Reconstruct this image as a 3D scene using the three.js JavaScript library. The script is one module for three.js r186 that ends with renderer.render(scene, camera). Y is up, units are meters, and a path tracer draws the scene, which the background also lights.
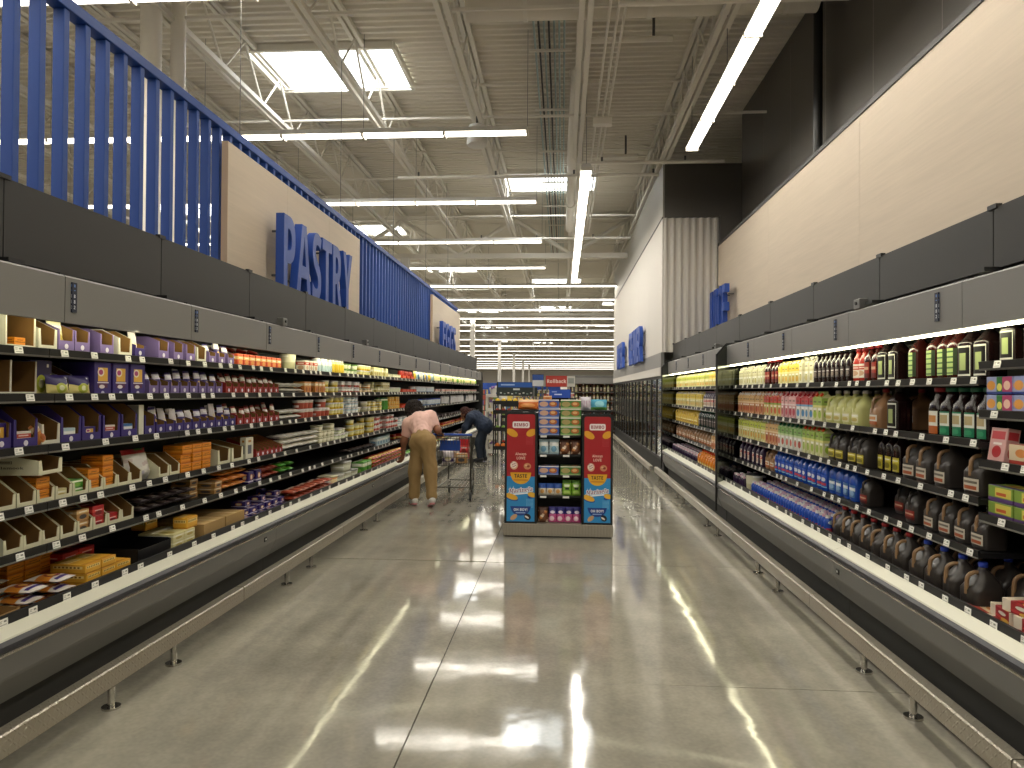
import * as THREE from 'three';
import { mergeGeometries, mergeVertices, toCreasedNormals } from 'three/addons/utils/BufferGeometryUtils.js';
import { RoundedBoxGeometry } from 'three/addons/geometries/RoundedBoxGeometry.js';
import { TextGeometry } from 'three/addons/geometries/TextGeometry.js';
import { FontLoader } from 'three/addons/loaders/FontLoader.js';
import { MarchingCubes } from 'three/addons/objects/MarchingCubes.js';
import { RectAreaLightUniformsLib } from 'three/addons/lights/RectAreaLightUniformsLib.js';
import { createNoise3D } from 'simplex-noise';

// ---------------------------------------------------------------- camera, exposure, lights
// x: across the aisle (right +), y: up, z = -depth down the aisle. Metres.
const scene = new THREE.Scene();
const camera = new THREE.PerspectiveCamera(56.14, 1024 / 768, 0.05, 200);
camera.position.set(0, 1.6, 0);
camera.rotation.order = 'YXZ';
camera.rotation.set(0.557 * Math.PI / 180, 3.98 * Math.PI / 180, 0.4 * Math.PI / 180);
const renderer = new THREE.WebGLRenderer({ antialias: true });
renderer.toneMapping = THREE.LinearToneMapping;
renderer.toneMappingExposure = 1.35;
renderer.shadowMap.enabled = true;
RectAreaLightUniformsLib.init();
scene.background = new THREE.Color(0x0a0a0a);

const STRIP = 20, STRIP_COLOR = new THREE.Color().setRGB(1.0, 0.935, 0.82);      // suspended strip lamps
const CASE = 4.6, CASE_COLOR = new THREE.Color().setRGB(1.0, 0.94, 0.62);     // lamps under the case canopies
const SKYLIGHT = 6, SKYLIGHT_COLOR = new THREE.Color().setRGB(0.97, 1.0, 1.0);
function areaLight(color, intensity, w, h, pos, aim) {
  const l = new THREE.RectAreaLight(color, intensity, w, h);
  l.position.set(...pos); l.lookAt(...aim); scene.add(l); return l;
}

// ---------------------------------------------------------------- helpers
let seed = 7;
function rnd() { seed |= 0; seed = seed + 0x6D2B79F5 | 0; let t = Math.imul(seed ^ seed >>> 15, 1 | seed); t = t + Math.imul(t ^ t >>> 7, 61 | t) ^ t; return ((t ^ t >>> 14) >>> 0) / 4294967296; }
const rr = (a, b) => a + (b - a) * rnd();
const pick = (a) => a[Math.floor(rnd() * a.length)];
const noise3 = createNoise3D(rnd);
const taken = {};
function numbered(n) { const k = taken[n] = (taken[n] ?? -1) + 1; return k ? n + '_' + String(k).padStart(3, '0') : n; }
function tag(o, label, category, group, kind) {
  if (label) o.userData.label = label;
  if (category) o.userData.category = category;
  if (group) o.userData.group = group;
  if (kind) o.userData.kind = kind;
  return o;
}
function thing(name, label, category, pos = [0, 0, 0], turn = 0, group, kind) {
  const o = new THREE.Group(); o.name = numbered(name); o.position.set(...pos); o.rotation.y = turn; scene.add(o);
  return tag(o, label, category, group, kind);
}
function mesh(name, geo, mat, parent) {
  const m = new THREE.Mesh(geo, mat); m.name = parent ? name : numbered(name); m.castShadow = m.receiveShadow = true;
  (parent || scene).add(m); return m;
}
const prep = (g) => { const h = g.index ? g.toNonIndexed() : g; for (const k of Object.keys(h.attributes)) if (!['position', 'normal', 'uv'].includes(k)) h.deleteAttribute(k); return h; };
const join = (list) => list.length === 1 ? list[0] : mergeGeometries(list.map(prep));
const box = (w, h, d, x = 0, y = 0, z = 0) => new THREE.BoxGeometry(w, h, d).translate(x, y, z);
const rbox = (w, h, d, r = 0.005, x = 0, y = 0, z = 0, s = 1) => new RoundedBoxGeometry(w, h, d, s, r).translate(x, y, z);
const cyl = (r, h, x = 0, y = 0, z = 0, n = 12, r2 = r) => new THREE.CylinderGeometry(r2, r, h, n).translate(x, y, z);
function rod(a, b, r, n = 6) {                                              // a round bar from a to b
  const A = new THREE.Vector3(...a), B = new THREE.Vector3(...b), D = B.clone().sub(A), g = new THREE.CylinderGeometry(r, r, D.length(), n);
  g.applyQuaternion(new THREE.Quaternion().setFromUnitVectors(new THREE.Vector3(0, 1, 0), D.clone().normalize()));
  return g.translate(...A.add(B).multiplyScalar(0.5).toArray());
}
function tube(pts, r, n = 6, seg = 4) { return new THREE.TubeGeometry(new THREE.CatmullRomCurve3(pts.map((p) => new THREE.Vector3(...p))), pts.length * seg, r, n); }
function sweep(pts, d0, d1) {                                               // cross-section [x, y] run along the aisle from depth d0 to d1
  const s = new THREE.Shape(pts.map((p) => new THREE.Vector2(...p)));
  return new THREE.ExtrudeGeometry(s, { depth: d1 - d0, bevelEnabled: false }).translate(0, 0, -d1);
}
const lathe = (pts, n = 16) => new THREE.LatheGeometry(pts.map((p) => new THREE.Vector2(...p)), n);
function std(color, roughness = 0.6, metalness = 0, extra = {}) { return new THREE.MeshStandardMaterial({ color, roughness, metalness, ...extra }); }
function canvasTex(w, h, draw, srgb = true, repeat) {
  const c = document.createElement('canvas'); c.width = w; c.height = h; const x = c.getContext('2d'); draw(x, w, h);
  const t = new THREE.CanvasTexture(c); if (srgb) t.colorSpace = THREE.SRGBColorSpace;
  if (repeat) { t.wrapS = t.wrapT = THREE.RepeatWrapping; t.repeat.set(...repeat); }
  return t;
}
function dataTex(n, m, fn, srgb = true) {                                   // fn(u, v) -> [r, g, b] 0..255
  const a = new Uint8Array(n * m * 4);
  for (let j = 0; j < m; j++) for (let i = 0; i < n; i++) { const c = fn(i / n, j / m); a.set([c[0], c[1], c[2], 255], (j * n + i) * 4); }
  const t = new THREE.DataTexture(a, n, m); t.magFilter = THREE.LinearFilter; t.minFilter = THREE.LinearFilter; t.wrapS = t.wrapT = THREE.RepeatWrapping;
  if (srgb) t.colorSpace = THREE.SRGBColorSpace; t.needsUpdate = true; return t;
}
// noise that repeats over the unit square
function tnoise(u, v, fu, fv, s = 0) {
  const a = u * 2 * Math.PI, R = fu / (2 * Math.PI), n = (vv) => noise3(Math.cos(a) * R + s, Math.sin(a) * R, vv * fv + s);
  return n(v) * (1 - v) + n(v - 1) * v;
}
const clampByte = (v) => Math.max(0, Math.min(255, v));
function metreUV(g, ax = 'x', ay = 'z') {
  const p = g.attributes.position, uv = new Float32Array(p.count * 2), get = { x: (i) => p.getX(i), y: (i) => p.getY(i), z: (i) => p.getZ(i) };
  for (let i = 0; i < p.count; i++) { uv[2 * i] = get[ax](i); uv[2 * i + 1] = get[ay](i); }
  g.setAttribute('uv', new THREE.BufferAttribute(uv, 2)); return g;
}
const font = await new FontLoader().loadAsync('fonts/droid/droid_sans_bold.typeface.json');

// ---------------------------------------------------------------- materials
const concreteMap = dataTex(1024, 1024, (u, v) => {
  const n = 0.5 * tnoise(u, v, 5, 5) + 0.3 * tnoise(u, v, 14, 14, 3) + 0.2 * tnoise(u, v, 46, 46, 9), sp = tnoise(u, v, 150, 150, 5), sw = tnoise(u, v, 30, 3, 17);
  const k = 145 + 19 * n + 6 * sp + 9 * sw; return [k, k * 0.97, k * 0.885].map(clampByte);
});
concreteMap.repeat.set(0.22, 0.22);
const concreteRough = dataTex(512, 512, (u, v) => { const k = 19 + 6 * tnoise(u, v, 8, 8, 31) + 3 * tnoise(u, v, 40, 40, 41); return [k, k, k].map(clampByte); }, false);
concreteRough.repeat.set(0.31, 0.31);
const concreteBump = dataTex(512, 512, (u, v) => { const k = 128 + 80 * tnoise(u, v, 6, 6, 71) + 26 * tnoise(u, v, 18, 18, 77); return [k, k, k].map(clampByte); }, false);
concreteBump.repeat.set(0.55, 0.55);
const woodMap = dataTex(1024, 512, (u, v) => {
  const g = tnoise(u, v, 4, 60, 2) * 0.5 + tnoise(u, v, 9, 150, 8) * 0.35 + tnoise(u, v, 2, 12, 12) * 0.5;
  const k = 1 + 0.03 * g; return [202 * k, 187 * k, 167 * k].map(clampByte);
});
woodMap.repeat.set(0.28, 0.5);
const plateBump = canvasTex(64, 64, (x) => {
  x.fillStyle = '#000'; x.fillRect(0, 0, 64, 64); x.fillStyle = '#fff';
  for (const [cx, cy, a] of [[16, 16, 0.8], [48, 48, 0.8], [48, 16, -0.8], [16, 48, -0.8]]) { x.save(); x.translate(cx, cy); x.rotate(a); x.beginPath(); x.ellipse(0, 0, 14, 4.5, 0, 0, 7); x.fill(); x.restore(); }
}, false, [18, 18]);
const M = {
  concrete: new THREE.MeshPhysicalMaterial({ map: concreteMap, roughness: 1, roughnessMap: concreteRough, bumpMap: concreteBump, bumpScale: 0.0007, specularIntensity: 1, ior: 1.42 }),
  joint: std(0x4c4a45, 0.9),
  deck: std(0xe0dacd, 0.75), steel: std(0xe4dfd4, 0.6), pipe: std(0xf0ebe0, 0.5),
  white: std(0xdcd9d2, 0.55), conduit: std(0x9fb3b4, 0.4, 0.4), cable: std(0x2c2c2e, 0.7),
  wood: std(0xffffff, 0.62, 0, { map: woodMap }), woodEdge: std(0xc4ab90, 0.7),
  blue: std(0x1a4592, 0.55), letter: std(0x1a469f, 0.5),
  fascia: std(0x2a2927, 0.55), darkWall: std(0x514d48, 0.36), seam: std(0xa7a39a, 0.5), lightPanel: std(0xcfcac2, 0.6),
  caseBlack: std(0x131313, 0.5), kick: std(0x2b2b2a, 0.6), casePanel: std(0x6a6966, 0.42), caseTrim: std(0xb9b6ae, 0.25, 0.9), bumper: std(0x34343a, 0.4),
  lip: std(0xcdcbbd, 0.4), rail: std(0x27272a, 0.35, 0.2), canopy: std(0x7f7d7a, 0.45), shelf: std(0x1b1b1c, 0.45, 0.2), railLine: std(0x8d8c88, 0.3, 0.8),
  plate: std(0xb3ac9f, 0.33, 0.9, { bumpMap: plateBump, bumpScale: 0.003 }), chrome: std(0xc9c7c2, 0.2, 1), steelGrey: std(0x6f6e6b, 0.4, 0.7),
  black: std(0x0e0e0f, 0.45), tagWhite: std(0xe9e8e2, 0.6), navy: std(0x16233f, 0.5),
  mirror: std(0x6d706a, 0.07, 1),
  glassPane: new THREE.MeshPhysicalMaterial({ color: 0xdfe6e2, roughness: 0.03, transmission: 1, thickness: 0, ior: 1.5 }),
  strip: std(0xf4f0e6, 0.5, 0, { emissive: STRIP_COLOR, emissiveIntensity: STRIP * 0.22 }),
  caseLamp: std(0xf6f2dc, 0.5, 0, { emissive: CASE_COLOR, emissiveIntensity: CASE * 2.1 }),
  skylight: std(0xf2f4f4, 0.6, 0, { emissive: SKYLIGHT_COLOR, emissiveIntensity: SKYLIGHT * 0.6 }),
};

// ---------------------------------------------------------------- floor
const FLOOR_FAR = 128, WEST = -24, EAST = 14, NEARWALL = 12, DECK = 6.8;
{
  const floor = thing('floor', 'polished grey concrete floor cut into slabs', null, [0, 0, 0], 0, null, 'structure');
  mesh('bedding', box(EAST - WEST, 0.05, FLOOR_FAR + NEARWALL, (EAST + WEST) / 2, -0.035, (NEARWALL - FLOOR_FAR) / 2), M.joint, floor);
  const xs = [-24, -18.3, -12.4, -6.55, -0.7, 5.15, 14], ds = [-12, -6.9, -4.2, -1.45, 1.3, 4.0, 6.72, 9.45, 12.2, 14.95, 17.7, 20.4, 23.2, 26, 31.5, 37, 42.5, 48, 53.5, 59, 70, 82, 96, 112, 128];
  for (let i = 0; i + 1 < xs.length; i++) for (let j = 0; j + 1 < ds.length; j++) {
    const w = xs[i + 1] - xs[i] - 0.007, l = ds[j + 1] - ds[j] - 0.007, g = new THREE.BoxGeometry(w, 0.02, l);
    const cx = (xs[i] + xs[i + 1]) / 2, cz = -(ds[j] + ds[j + 1]) / 2;
    g.translate(cx, 0, cz); metreUV(g); g.translate(-cx, 0, -cz);
    const s = mesh('slab', g, M.concrete, floor); s.position.set(cx, -0.01, cz);
    s.rotation.set(rr(-0.0011, 0.0011), 0, rr(-0.0016, 0.0016) * (w > 5.5 ? 0.6 : 1));
  }
}

// ---------------------------------------------------------------- roof: deck, joists, girders, columns, skylights
{
  const pts = [], p = 0.16, n = Math.ceil((FLOOR_FAR + NEARWALL) / p);
  for (let i = 0; i < n; i++) { const d = -NEARWALL + i * p; pts.push([d, DECK], [d + 0.055, DECK], [d + 0.075, DECK + 0.045], [d + 0.14, DECK + 0.045]); }
  pts.push([FLOOR_FAR, DECK], [FLOOR_FAR, DECK + 0.16], [-NEARWALL, DECK + 0.16]);
  const g = new THREE.ExtrudeGeometry(new THREE.Shape(pts.map((q) => new THREE.Vector2(...q))), { depth: EAST - WEST, bevelEnabled: false });
  g.rotateY(Math.PI / 2).translate(WEST, 0, 0);                              // depth -> -z, width -> x
  const deck = mesh('ceiling', g, M.deck); tag(deck, 'ribbed beige steel roof deck high over the store', null, null, 'structure');
}
const GIRDERS = [4.9, 20.9, 36.9, 52.9, 68.9, 84.9, 100.9], JOIST_X = []; for (let k = 0; k < 10; k++) JOIST_X.push(1.9 - 1.65 * k);
const ORD = ['zero', 'first', 'second', 'third', 'fourth', 'fifth', 'sixth', 'seventh', 'eighth', 'ninth', 'tenth', 'eleventh', 'twelfth'];
const ordinal = (n) => n < 13 ? ORD[n] : n + (n % 10 === 1 && n % 100 !== 11 ? 'st' : n % 10 === 2 && n % 100 !== 12 ? 'nd' : n % 10 === 3 && n % 100 !== 13 ? 'rd' : 'th');
{
  const chordTop = join([box(0.06, 0.06, 15.9, -0.046, 0, 0), box(0.06, 0.06, 15.9, 0.046, 0, 0)]), chordLow = join([box(0.065, 0.07, 15.9, -0.052, 0, 0), box(0.065, 0.07, 15.9, 0.052, 0, 0)]);
  const zig = []; const NZ = 12, step = 15.8 / NZ;
  for (let i = 0; i < NZ; i++) { const z0 = 7.9 - i * step; zig.push(rod([0, 0.72, z0], [0, 0.03, z0 - step / 2], 0.02, 5), rod([0, 0.03, z0 - step / 2], [0, 0.72, z0 - step], 0.017, 5)); }
  const zigAll = join(zig);
  for (let b = 0; b < 6; b++) JOIST_X.forEach((x, k) => {
    if (b === 0 && k > 8) return;
    const mid = GIRDERS[b] + 8;
    const j = thing('roof_joist', `cream open-web roof joist, ${ordinal(k + 1)} from the grey wall, ${ordinal(b + 1)} bay down the store`, 'joist', [x, 6.0, -mid], 0, 'open-web joists under the roof deck', 'structure');
    mesh('top_chord', chordTop, M.steel, j).position.y = 0.755; mesh('bottom_chord', chordLow, M.steel, j).position.y = 0.0;
    if (b === 0 && k < 6) for (const q of zig) mesh('web_bar', q, M.steel, j);
    else mesh('web', zigAll, M.steel, j).userData.kind = 'stuff';
  });
  // girders across the store carry the joists; V webs meet the top chord at every joist
  for (const [gi, d] of GIRDERS.entries()) {
    const g = thing('roof_girder', `cream steel truss girder spanning across, ${ordinal(gi + 1)} down the store`, 'girder', [0, 0, -d], 0, null, 'structure');
    const x0 = -14.6, x1 = d > 24 ? 9 : 2.6;
    mesh('top_chord', box(x1 - x0, 0.11, 0.14, (x0 + x1) / 2, 6.93 - 0.28, 0), M.steel, g); mesh('bottom_chord', box(x1 - x0, 0.14, 0.16, (x0 + x1) / 2, 5.53, 0), M.steel, g);
    for (let k = -3; k < 9; k += 1) {
      const xt = 1.9 - 1.65 * k, odd = k & 1; if (xt > x1 || xt < x0) continue;
      if (odd) continue;
      for (const s of [-1, 1]) { const xb = xt + s * 1.65; if (xb < x0 || xb > x1 + 0.5) continue; mesh('web_strut', rod([xt, 6.6, 0], [Math.min(xb, x1 - 0.05), 5.56, 0], 0.062, 8), M.steel, g); }
    }
    for (const x of [-4.62, -14.2]) {
      if (d < 10 && x > -5) continue;
      const c = thing('column', `white square steel column under the ${ordinal(gi + 1)} roof girder${x > -5 ? '' : ', far from the aisle'}`, 'column', [x, 0, -d], 0, null, 'structure');
      mesh('shaft', rbox(0.24, 5.5, 0.24, 0.02, 0, 2.75, 0), M.white, c); mesh('base_plate', box(0.4, 0.03, 0.4, 0, 0.015, 0), M.steelGrey, c);
    }
  }
  // bridging rods across the joists
  for (let i = 0; i < 24; i++) {
    const d = 8.3 + 3.3 * i; if (d > 80) break;
    const t = thing('bridging', `thin steel bridging angles across the joists, ${ordinal(i + 1)} line down the store`, 'bridging', [0, 0, -d], 0, null, 'structure');
    const x1 = d > 23 ? 9 : 3.2; mesh('lower_angle', box(x1 + 14, 0.035, 0.035, (x1 - 14) / 2, 6.045, 0), M.steel, t); mesh('upper_angle', box(x1 + 14, 0.035, 0.035, (x1 - 14) / 2, 6.70, -0.3), M.steel, t);
  }
  // skylights
  const sky = [[-3.7, 11.3], [-0.35, 17.6], [-6.2, 22.6], [-10.5, 20], [-0.3, 33.5], [-4.6, 30], [3.4, 42], [-0.6, 44], [-5, 46], [2.5, 56], [-1.2, 60], [-5.5, 58], [2, 72], [-2, 76], [-6, 74], [-3.7, -2], [0.5, -7]];
  sky.forEach(([x, d], i) => {
    const w = thing('window_' + (i + 1), `glowing square skylight ${i < 1 ? 'over the pastry panel' : i < 2 ? 'above the aisle between pipe and joist' : 'number ' + (i + 1) + ' down the roof'}`, null, [x, DECK, -d], 0, null, 'structure');
    mesh('curb', join([box(2.3, 0.1, 0.06, 0, -0.05, 0.75), box(2.3, 0.1, 0.06, 0, -0.05, -0.75), box(0.06, 0.1, 1.5, -1.15, -0.05, 0), box(0.06, 0.1, 1.5, 1.15, -0.05, 0)]), M.steel, w);
    mesh('pane', box(2.24, 0.012, 1.44, 0, -0.02, 0), M.skylight, w);
    if (d < 50) areaLight(SKYLIGHT_COLOR, SKYLIGHT * 0.5, 2.2, 1.4, [x, DECK - 0.035, -d], [x, 0, -d]);
  });
}
// ---------------------------------------------------------------- strip lamps
{
  const LY = 5.3, joinerGeo = box(0.035, 0.06, 0.19, 0, 0.006, 0);
  function stripRow(x0, x1, z0, z1, label, single) {
    const along = Math.abs(x1 - x0) < 0.01, len = along ? Math.abs(z1 - z0) : x1 - x0, t = thing('strip_light', label, 'lamp', [(x0 + x1) / 2, LY, (z0 + z1) / 2], along ? Math.PI / 2 : 0, 'suspended strip lamps');
    mesh('housing', sweepX([[-0.098, 0.02], [-0.06, 0.1], [0.06, 0.1], [0.098, 0.02]], len), M.white, t);
    const n = single ? 1 : Math.round(len / 1.2), l = len / n;
    const dg = sweepX([[-0.08, 0.0], [-0.088, 0.018], [0.088, 0.018], [0.08, 0.0], [0.04, -0.012], [-0.04, -0.012]], l - 0.04);
    for (let i = 0; i < n; i++) { const m = mesh('diffuser', dg, M.strip, t); m.position.x = -len / 2 + l * (i + 0.5); }
    if (!single) for (let i = 0; i <= n; i++) mesh('joiner', joinerGeo, M.steel, t).position.x = -len / 2 + l * i;
    for (let i = 0; i <= n; i += single ? 1 : 2) mesh('hanger', rod([-len / 2 + l * i, 0.09, 0], [-len / 2 + l * i, DECK - LY + 0.03, 0], 0.004, 4), M.steelGrey, t);
    areaLight(STRIP_COLOR, STRIP, along ? 0.16 : len, along ? len : 0.16, [(x0 + x1) / 2, LY - 0.016, (z0 + z1) / 2], [(x0 + x1) / 2, 0, (z0 + z1) / 2]);
    return t;
  }
  function sweepX(pts, len) { const s = new THREE.Shape(pts.map((p) => new THREE.Vector2(...p))); return new THREE.ExtrudeGeometry(s, { depth: len, bevelEnabled: false }).translate(0, 0, -len / 2).rotateY(Math.PI / 2); }
  stripRow(1.95, 1.95, 3.0, -11.1, 'long strip lamp beside the pale wall, running away along the aisle');
  stripRow(0.38, 0.38, -12.0, -23.6, 'long strip lamp over the aisle middle beyond the sprinkler pipe');
  for (let i = 0; i < 30; i++) {
    const d = i < 15 ? -8.6 + 3.78 * i : 44.32 + 7.56 * (i - 14); if (d > 124) break;
    const right = d > 60 ? 12 : d > 24 ? 6 : d < 4 ? -0.5 : -0.52;
    stripRow(d > 60 ? -21 : -12.5, right, -d, -d, d < 9 ? `strip lamp row across the ceiling behind the photographer, ${ordinal(i + 1)}` : `strip lamp row across the ceiling, ${ordinal(i - 4)} down the store`, d > 33);
  }
}
// ---------------------------------------------------------------- outer shell
{
  const W = (name, g, m, label) => tag(mesh(name, g, m), label, null, null, 'structure');
  W('wall_left', box(0.2, DECK + 0.1, FLOOR_FAR + NEARWALL, WEST - 0.1, DECK / 2, (NEARWALL - FLOOR_FAR) / 2), M.lightPanel, 'pale far side wall of the store');
  W('wall_far', box(EAST - WEST + 0.4, DECK + 0.1, 0.2, (EAST + WEST) / 2, DECK / 2, -FLOOR_FAR - 0.1), M.lightPanel, 'pale end wall of the store');
  W('wall_back', box(EAST - WEST + 0.4, DECK + 0.1, 0.2, (EAST + WEST) / 2, DECK / 2, NEARWALL + 0.1), M.lightPanel, 'pale wall behind the photographer');
  W('wall_outer', box(0.2, DECK + 0.1, FLOOR_FAR + NEARWALL, EAST + 0.1, DECK / 2, (NEARWALL - FLOOR_FAR) / 2), M.lightPanel, 'pale outer wall behind the coolers');
}
// ---------------------------------------------------------------- side wall: dark panels above, pale wood panels below
{
  const w = thing('wall_right', 'dark grey panelled wall above the pale wood wall', null, [0, 0, 0], 0, null, 'structure');
  mesh('core', box(0.1, DECK, 26, 3.38, DECK / 2, -0.7), M.darkWall, w);
  const ph = DECK - 4.2;
  for (let i = 0; i < 14; i++) { const d0 = -4.7 + 1.4 * i; if (d0 > 13.4) break; const m = mesh('panel', box(0.03, ph, Math.min(1.4, 13.55 - d0) - 0.012, 0, 0, 0), M.darkWall, w); m.position.set(3.305, 4.2 + ph / 2, -(d0 + Math.min(1.4, 13.55 - d0) / 2)); }
  for (let i = 0; i < 14; i++) { const d0 = -4.7 + 1.4 * i; if (d0 > 13.4) break; const m = mesh('joint_strip', box(0.012, ph, 0.01), M.seam, w); m.position.set(3.297, 4.2 + ph / 2, -d0); }
  const wood = thing('wall_lower', 'pale wood-grain wall panelling above the juice cooler', null, [0, 0, 0], 0, null, 'structure');
  const edges = [-9.0, -6.0, -2.9, 0.15, 3.2, 4.15, 7.2, 10.3, 13.55];
  for (let i = 0; i + 1 < edges.length; i++) {
    const l = edges[i + 1] - edges[i] - 0.006, g = box(0.03, 2.2, l); metreUV(g, 'z', 'y');
    const uv = g.attributes.uv; for (let k = 0; k < uv.count; k++) uv.setXY(k, uv.getX(k) + i * 3.37, uv.getY(k) + i * 0.31);
    mesh('wood_panel', g, M.wood, wood).position.set(2.885, 3.2, -(edges[i] + edges[i + 1]) / 2);
  }
  mesh('ledge', box(0.46, 0.05, 22.5, 3.09, 4.325, -2.28), M.fascia, wood);
  mesh('backing', box(0.05, 2.2, 22.5, 2.93, 3.2, -2.28), M.woodEdge, wood);
  // black pipe standing on the ledge
  const p = thing('drain_pipe', 'black vertical pipe standing on the ledge against the dark wall', 'pipe', [3.13, 4.35, -9.1]);
  mesh('pipe', cyl(0.055, DECK - 4.36, 0, (DECK - 4.36) / 2, 0, 16), M.black, p); mesh('collar', cyl(0.08, 0.06, 0, 0.03, 0, 16), M.black, p);
  mesh('conduit', cyl(0.022, DECK - 4.36, 0.07, (DECK - 4.36) / 2, -0.1, 10), M.black, p);
}
// ---------------------------------------------------------------- white corrugated box wall over the freezer doors
{
  const t = thing('wall_end', 'off-white corrugated wall block over the cooler doors', null, [0, 0, 0], 0, null, 'structure');
  const prof = [], x0 = 1.885, x1 = 2.9, n = 52;
  for (let i = 0; i <= n; i++) { const x = x0 + (x1 - x0) * i / n, ph = (x - x0) / 0.132; prof.push([x, 0.018 * Math.max(-1, Math.min(1, 1.7 * Math.sin(ph * 2 * Math.PI)))]); }
  prof.push([x1, -0.06], [x0, -0.06]);
  const g = new THREE.ExtrudeGeometry(new THREE.Shape(prof.map((q) => new THREE.Vector2(...q))), { depth: 2.51, bevelEnabled: false });
  g.rotateX(-Math.PI / 2);                                                  // profile y -> -z, height -> y
  g.scale(1, 1, -1); g.translate(0, 2.345, -13.6);
  const gi = g.index ? g : g; gi.computeVertexNormals();
  mesh('corrugated_sheet', gi, M.lightPanel, t);
  mesh('upper_panel', box(1.48, 1.0, 0.06, 2.63, 5.355, -13.6), M.darkWall, t);
  const cuts = [13.6, 15.7, 17.8, 19.9, 22.0, 24.1, 26.2];
  for (let i = 0; i + 1 < cuts.length; i++) {
    const l = cuts[i + 1] - cuts[i] - 0.006;
    mesh('side_panel', box(0.03, 2.51, l), M.lightPanel, t).position.set(1.87, 3.6, -(cuts[i] + cuts[i + 1]) / 2);
    mesh('upper_side_panel', box(0.03, 1.0, l), M.seam, t).position.set(1.875, 5.355, -(cuts[i] + cuts[i + 1]) / 2);
  }
  mesh('corner_filler', box(0.44, 0.62, 0.08, 3.12, 4.59, -13.57), M.darkWall, t);
  mesh('trim', box(0.02, 0.03, 12.6, 1.857, 4.857, -19.9), M.fascia, t);
  mesh('core', box(1.38, 3.45, 12.4, 2.6, 4.1, -19.93), M.lightPanel, t);
}
// ---------------------------------------------------------------- blue slat screen with wood sign panels above the other cooler
{
  const s = thing('slat_screen', 'tall blue screen of upright square slats above the cheese cooler', 'screen', [0, 0, 0]);
  const g = rbox(0.07, 1.42, 0.05, 0.006);
  for (let i = 0; i < 92; i++) { const d = 2.28 + 0.19 * i; mesh('slat', g, M.blue, s).position.set(-2.93, 3.10, -d); }
  mesh('top_rail', rbox(0.095, 0.07, 17.6, 0.006, -2.93, 3.845, -10.95), M.blue, s);
  mesh('bottom_rail', rbox(0.095, 0.07, 17.6, 0.006, -2.93, 2.42, -10.95), M.blue, s);
  for (let i = 0; i < 6; i++) mesh('stay_wire', rod([-2.93, 3.88, -(3.35 + 2.97 * i)], [-2.93, 6.0, -(3.35 + 2.97 * i)], 0.004, 4), M.steelGrey, s);
  for (const [d0, d1, label] of [[5.87, 9.83, 'long pale wood panel behind the blue PASTRY letters'], [15.5, 19.7, 'pale wood panel behind the far blue EGGS letters']]) {
    const p = thing('sign_panel', label, 'panel'), l = (d1 - d0) / 3;
    for (let i = 0; i < 3; i++) {
      const q = box(0.05, 1.3, l - 0.003); metreUV(q, 'z', 'y'); const uv = q.attributes.uv; for (let k = 0; k < uv.count; k++) uv.setXY(k, uv.getX(k) + i * 2.9 + d0, uv.getY(k) + 0.37 * i);
      mesh('board', q, M.wood, p).position.set(-2.845, 3.04, -(d0 + l * (i + 0.5)));
    }
    mesh('edge_strip', box(0.054, 1.3, 0.008, -2.845, 3.04, -d0 + 0.004), M.woodEdge, p);
  }
}
// ---------------------------------------------------------------- block letters
function letterSign(text, label, x, y, dNear, dFar, h, face) {               // face +1: reads from the aisle on the left wall, -1: on the right wall
  const t = thing('letter_sign', label, 'sign', [x, y, -(dNear + dFar) / 2], face > 0 ? Math.PI / 2 : -Math.PI / 2);
  let cur = 0; const gs = [], capBox = new TextGeometry('H', { font, size: 1, depth: 0.1 }); capBox.computeBoundingBox(); const sc = h / capBox.boundingBox.max.y;
  for (const ch of text) {
    const q = new TextGeometry(ch, { font, size: 1, depth: 0.07, curveSegments: 5, bevelEnabled: true, bevelThickness: 0.006, bevelSize: 0.004, bevelSegments: 1 });
    q.computeBoundingBox(); const b = q.boundingBox; q.translate(cur - b.min.x, 0, 0); cur += b.max.x - b.min.x + 0.085; gs.push(q);
  }
  cur -= 0.085; const len = dFar - dNear;
  for (const q of gs) { q.computeBoundingBox(); q.scale(len / cur, sc, 1).translate(-len / 2, 0, 0); const lt = mesh('letter', q, M.letter, t); q.computeBoundingBox(); const bb = q.boundingBox; mesh('standoff', join([0.2, 0.8].map((k) => cyl(0.012, 0.092, 0, 0, 0, 6).rotateX(Math.PI / 2).translate((bb.min.x + bb.max.x) / 2, bb.max.y * k, -0.055))), M.steelGrey, lt); }
  return t;
}
letterSign('PASTRY', 'big blue PASTRY block letters on the long pale wood panel', -2.715, 2.565, 6.65, 8.87, 0.71, 1);
letterSign('EGGS', 'small far blue EGGS block letters at the end of the screen', -2.715, 2.46, 15.8, 17.76, 0.68, 1);
letterSign('JUICE', 'blue JUICE block letters by the corrugated wall corner', 2.755, 2.63, 12.15, 13.45, 0.78, -1);
letterSign('CREAMER', 'blue block letters on white wall over the near cooler doors', 1.79, 2.28, 16.15, 18.9, 0.8, -1);
letterSign('BUTTER', 'blue block letters on white wall over the far cooler doors', 1.79, 2.3, 20.8, 22.9, 0.74, -1);

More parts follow.
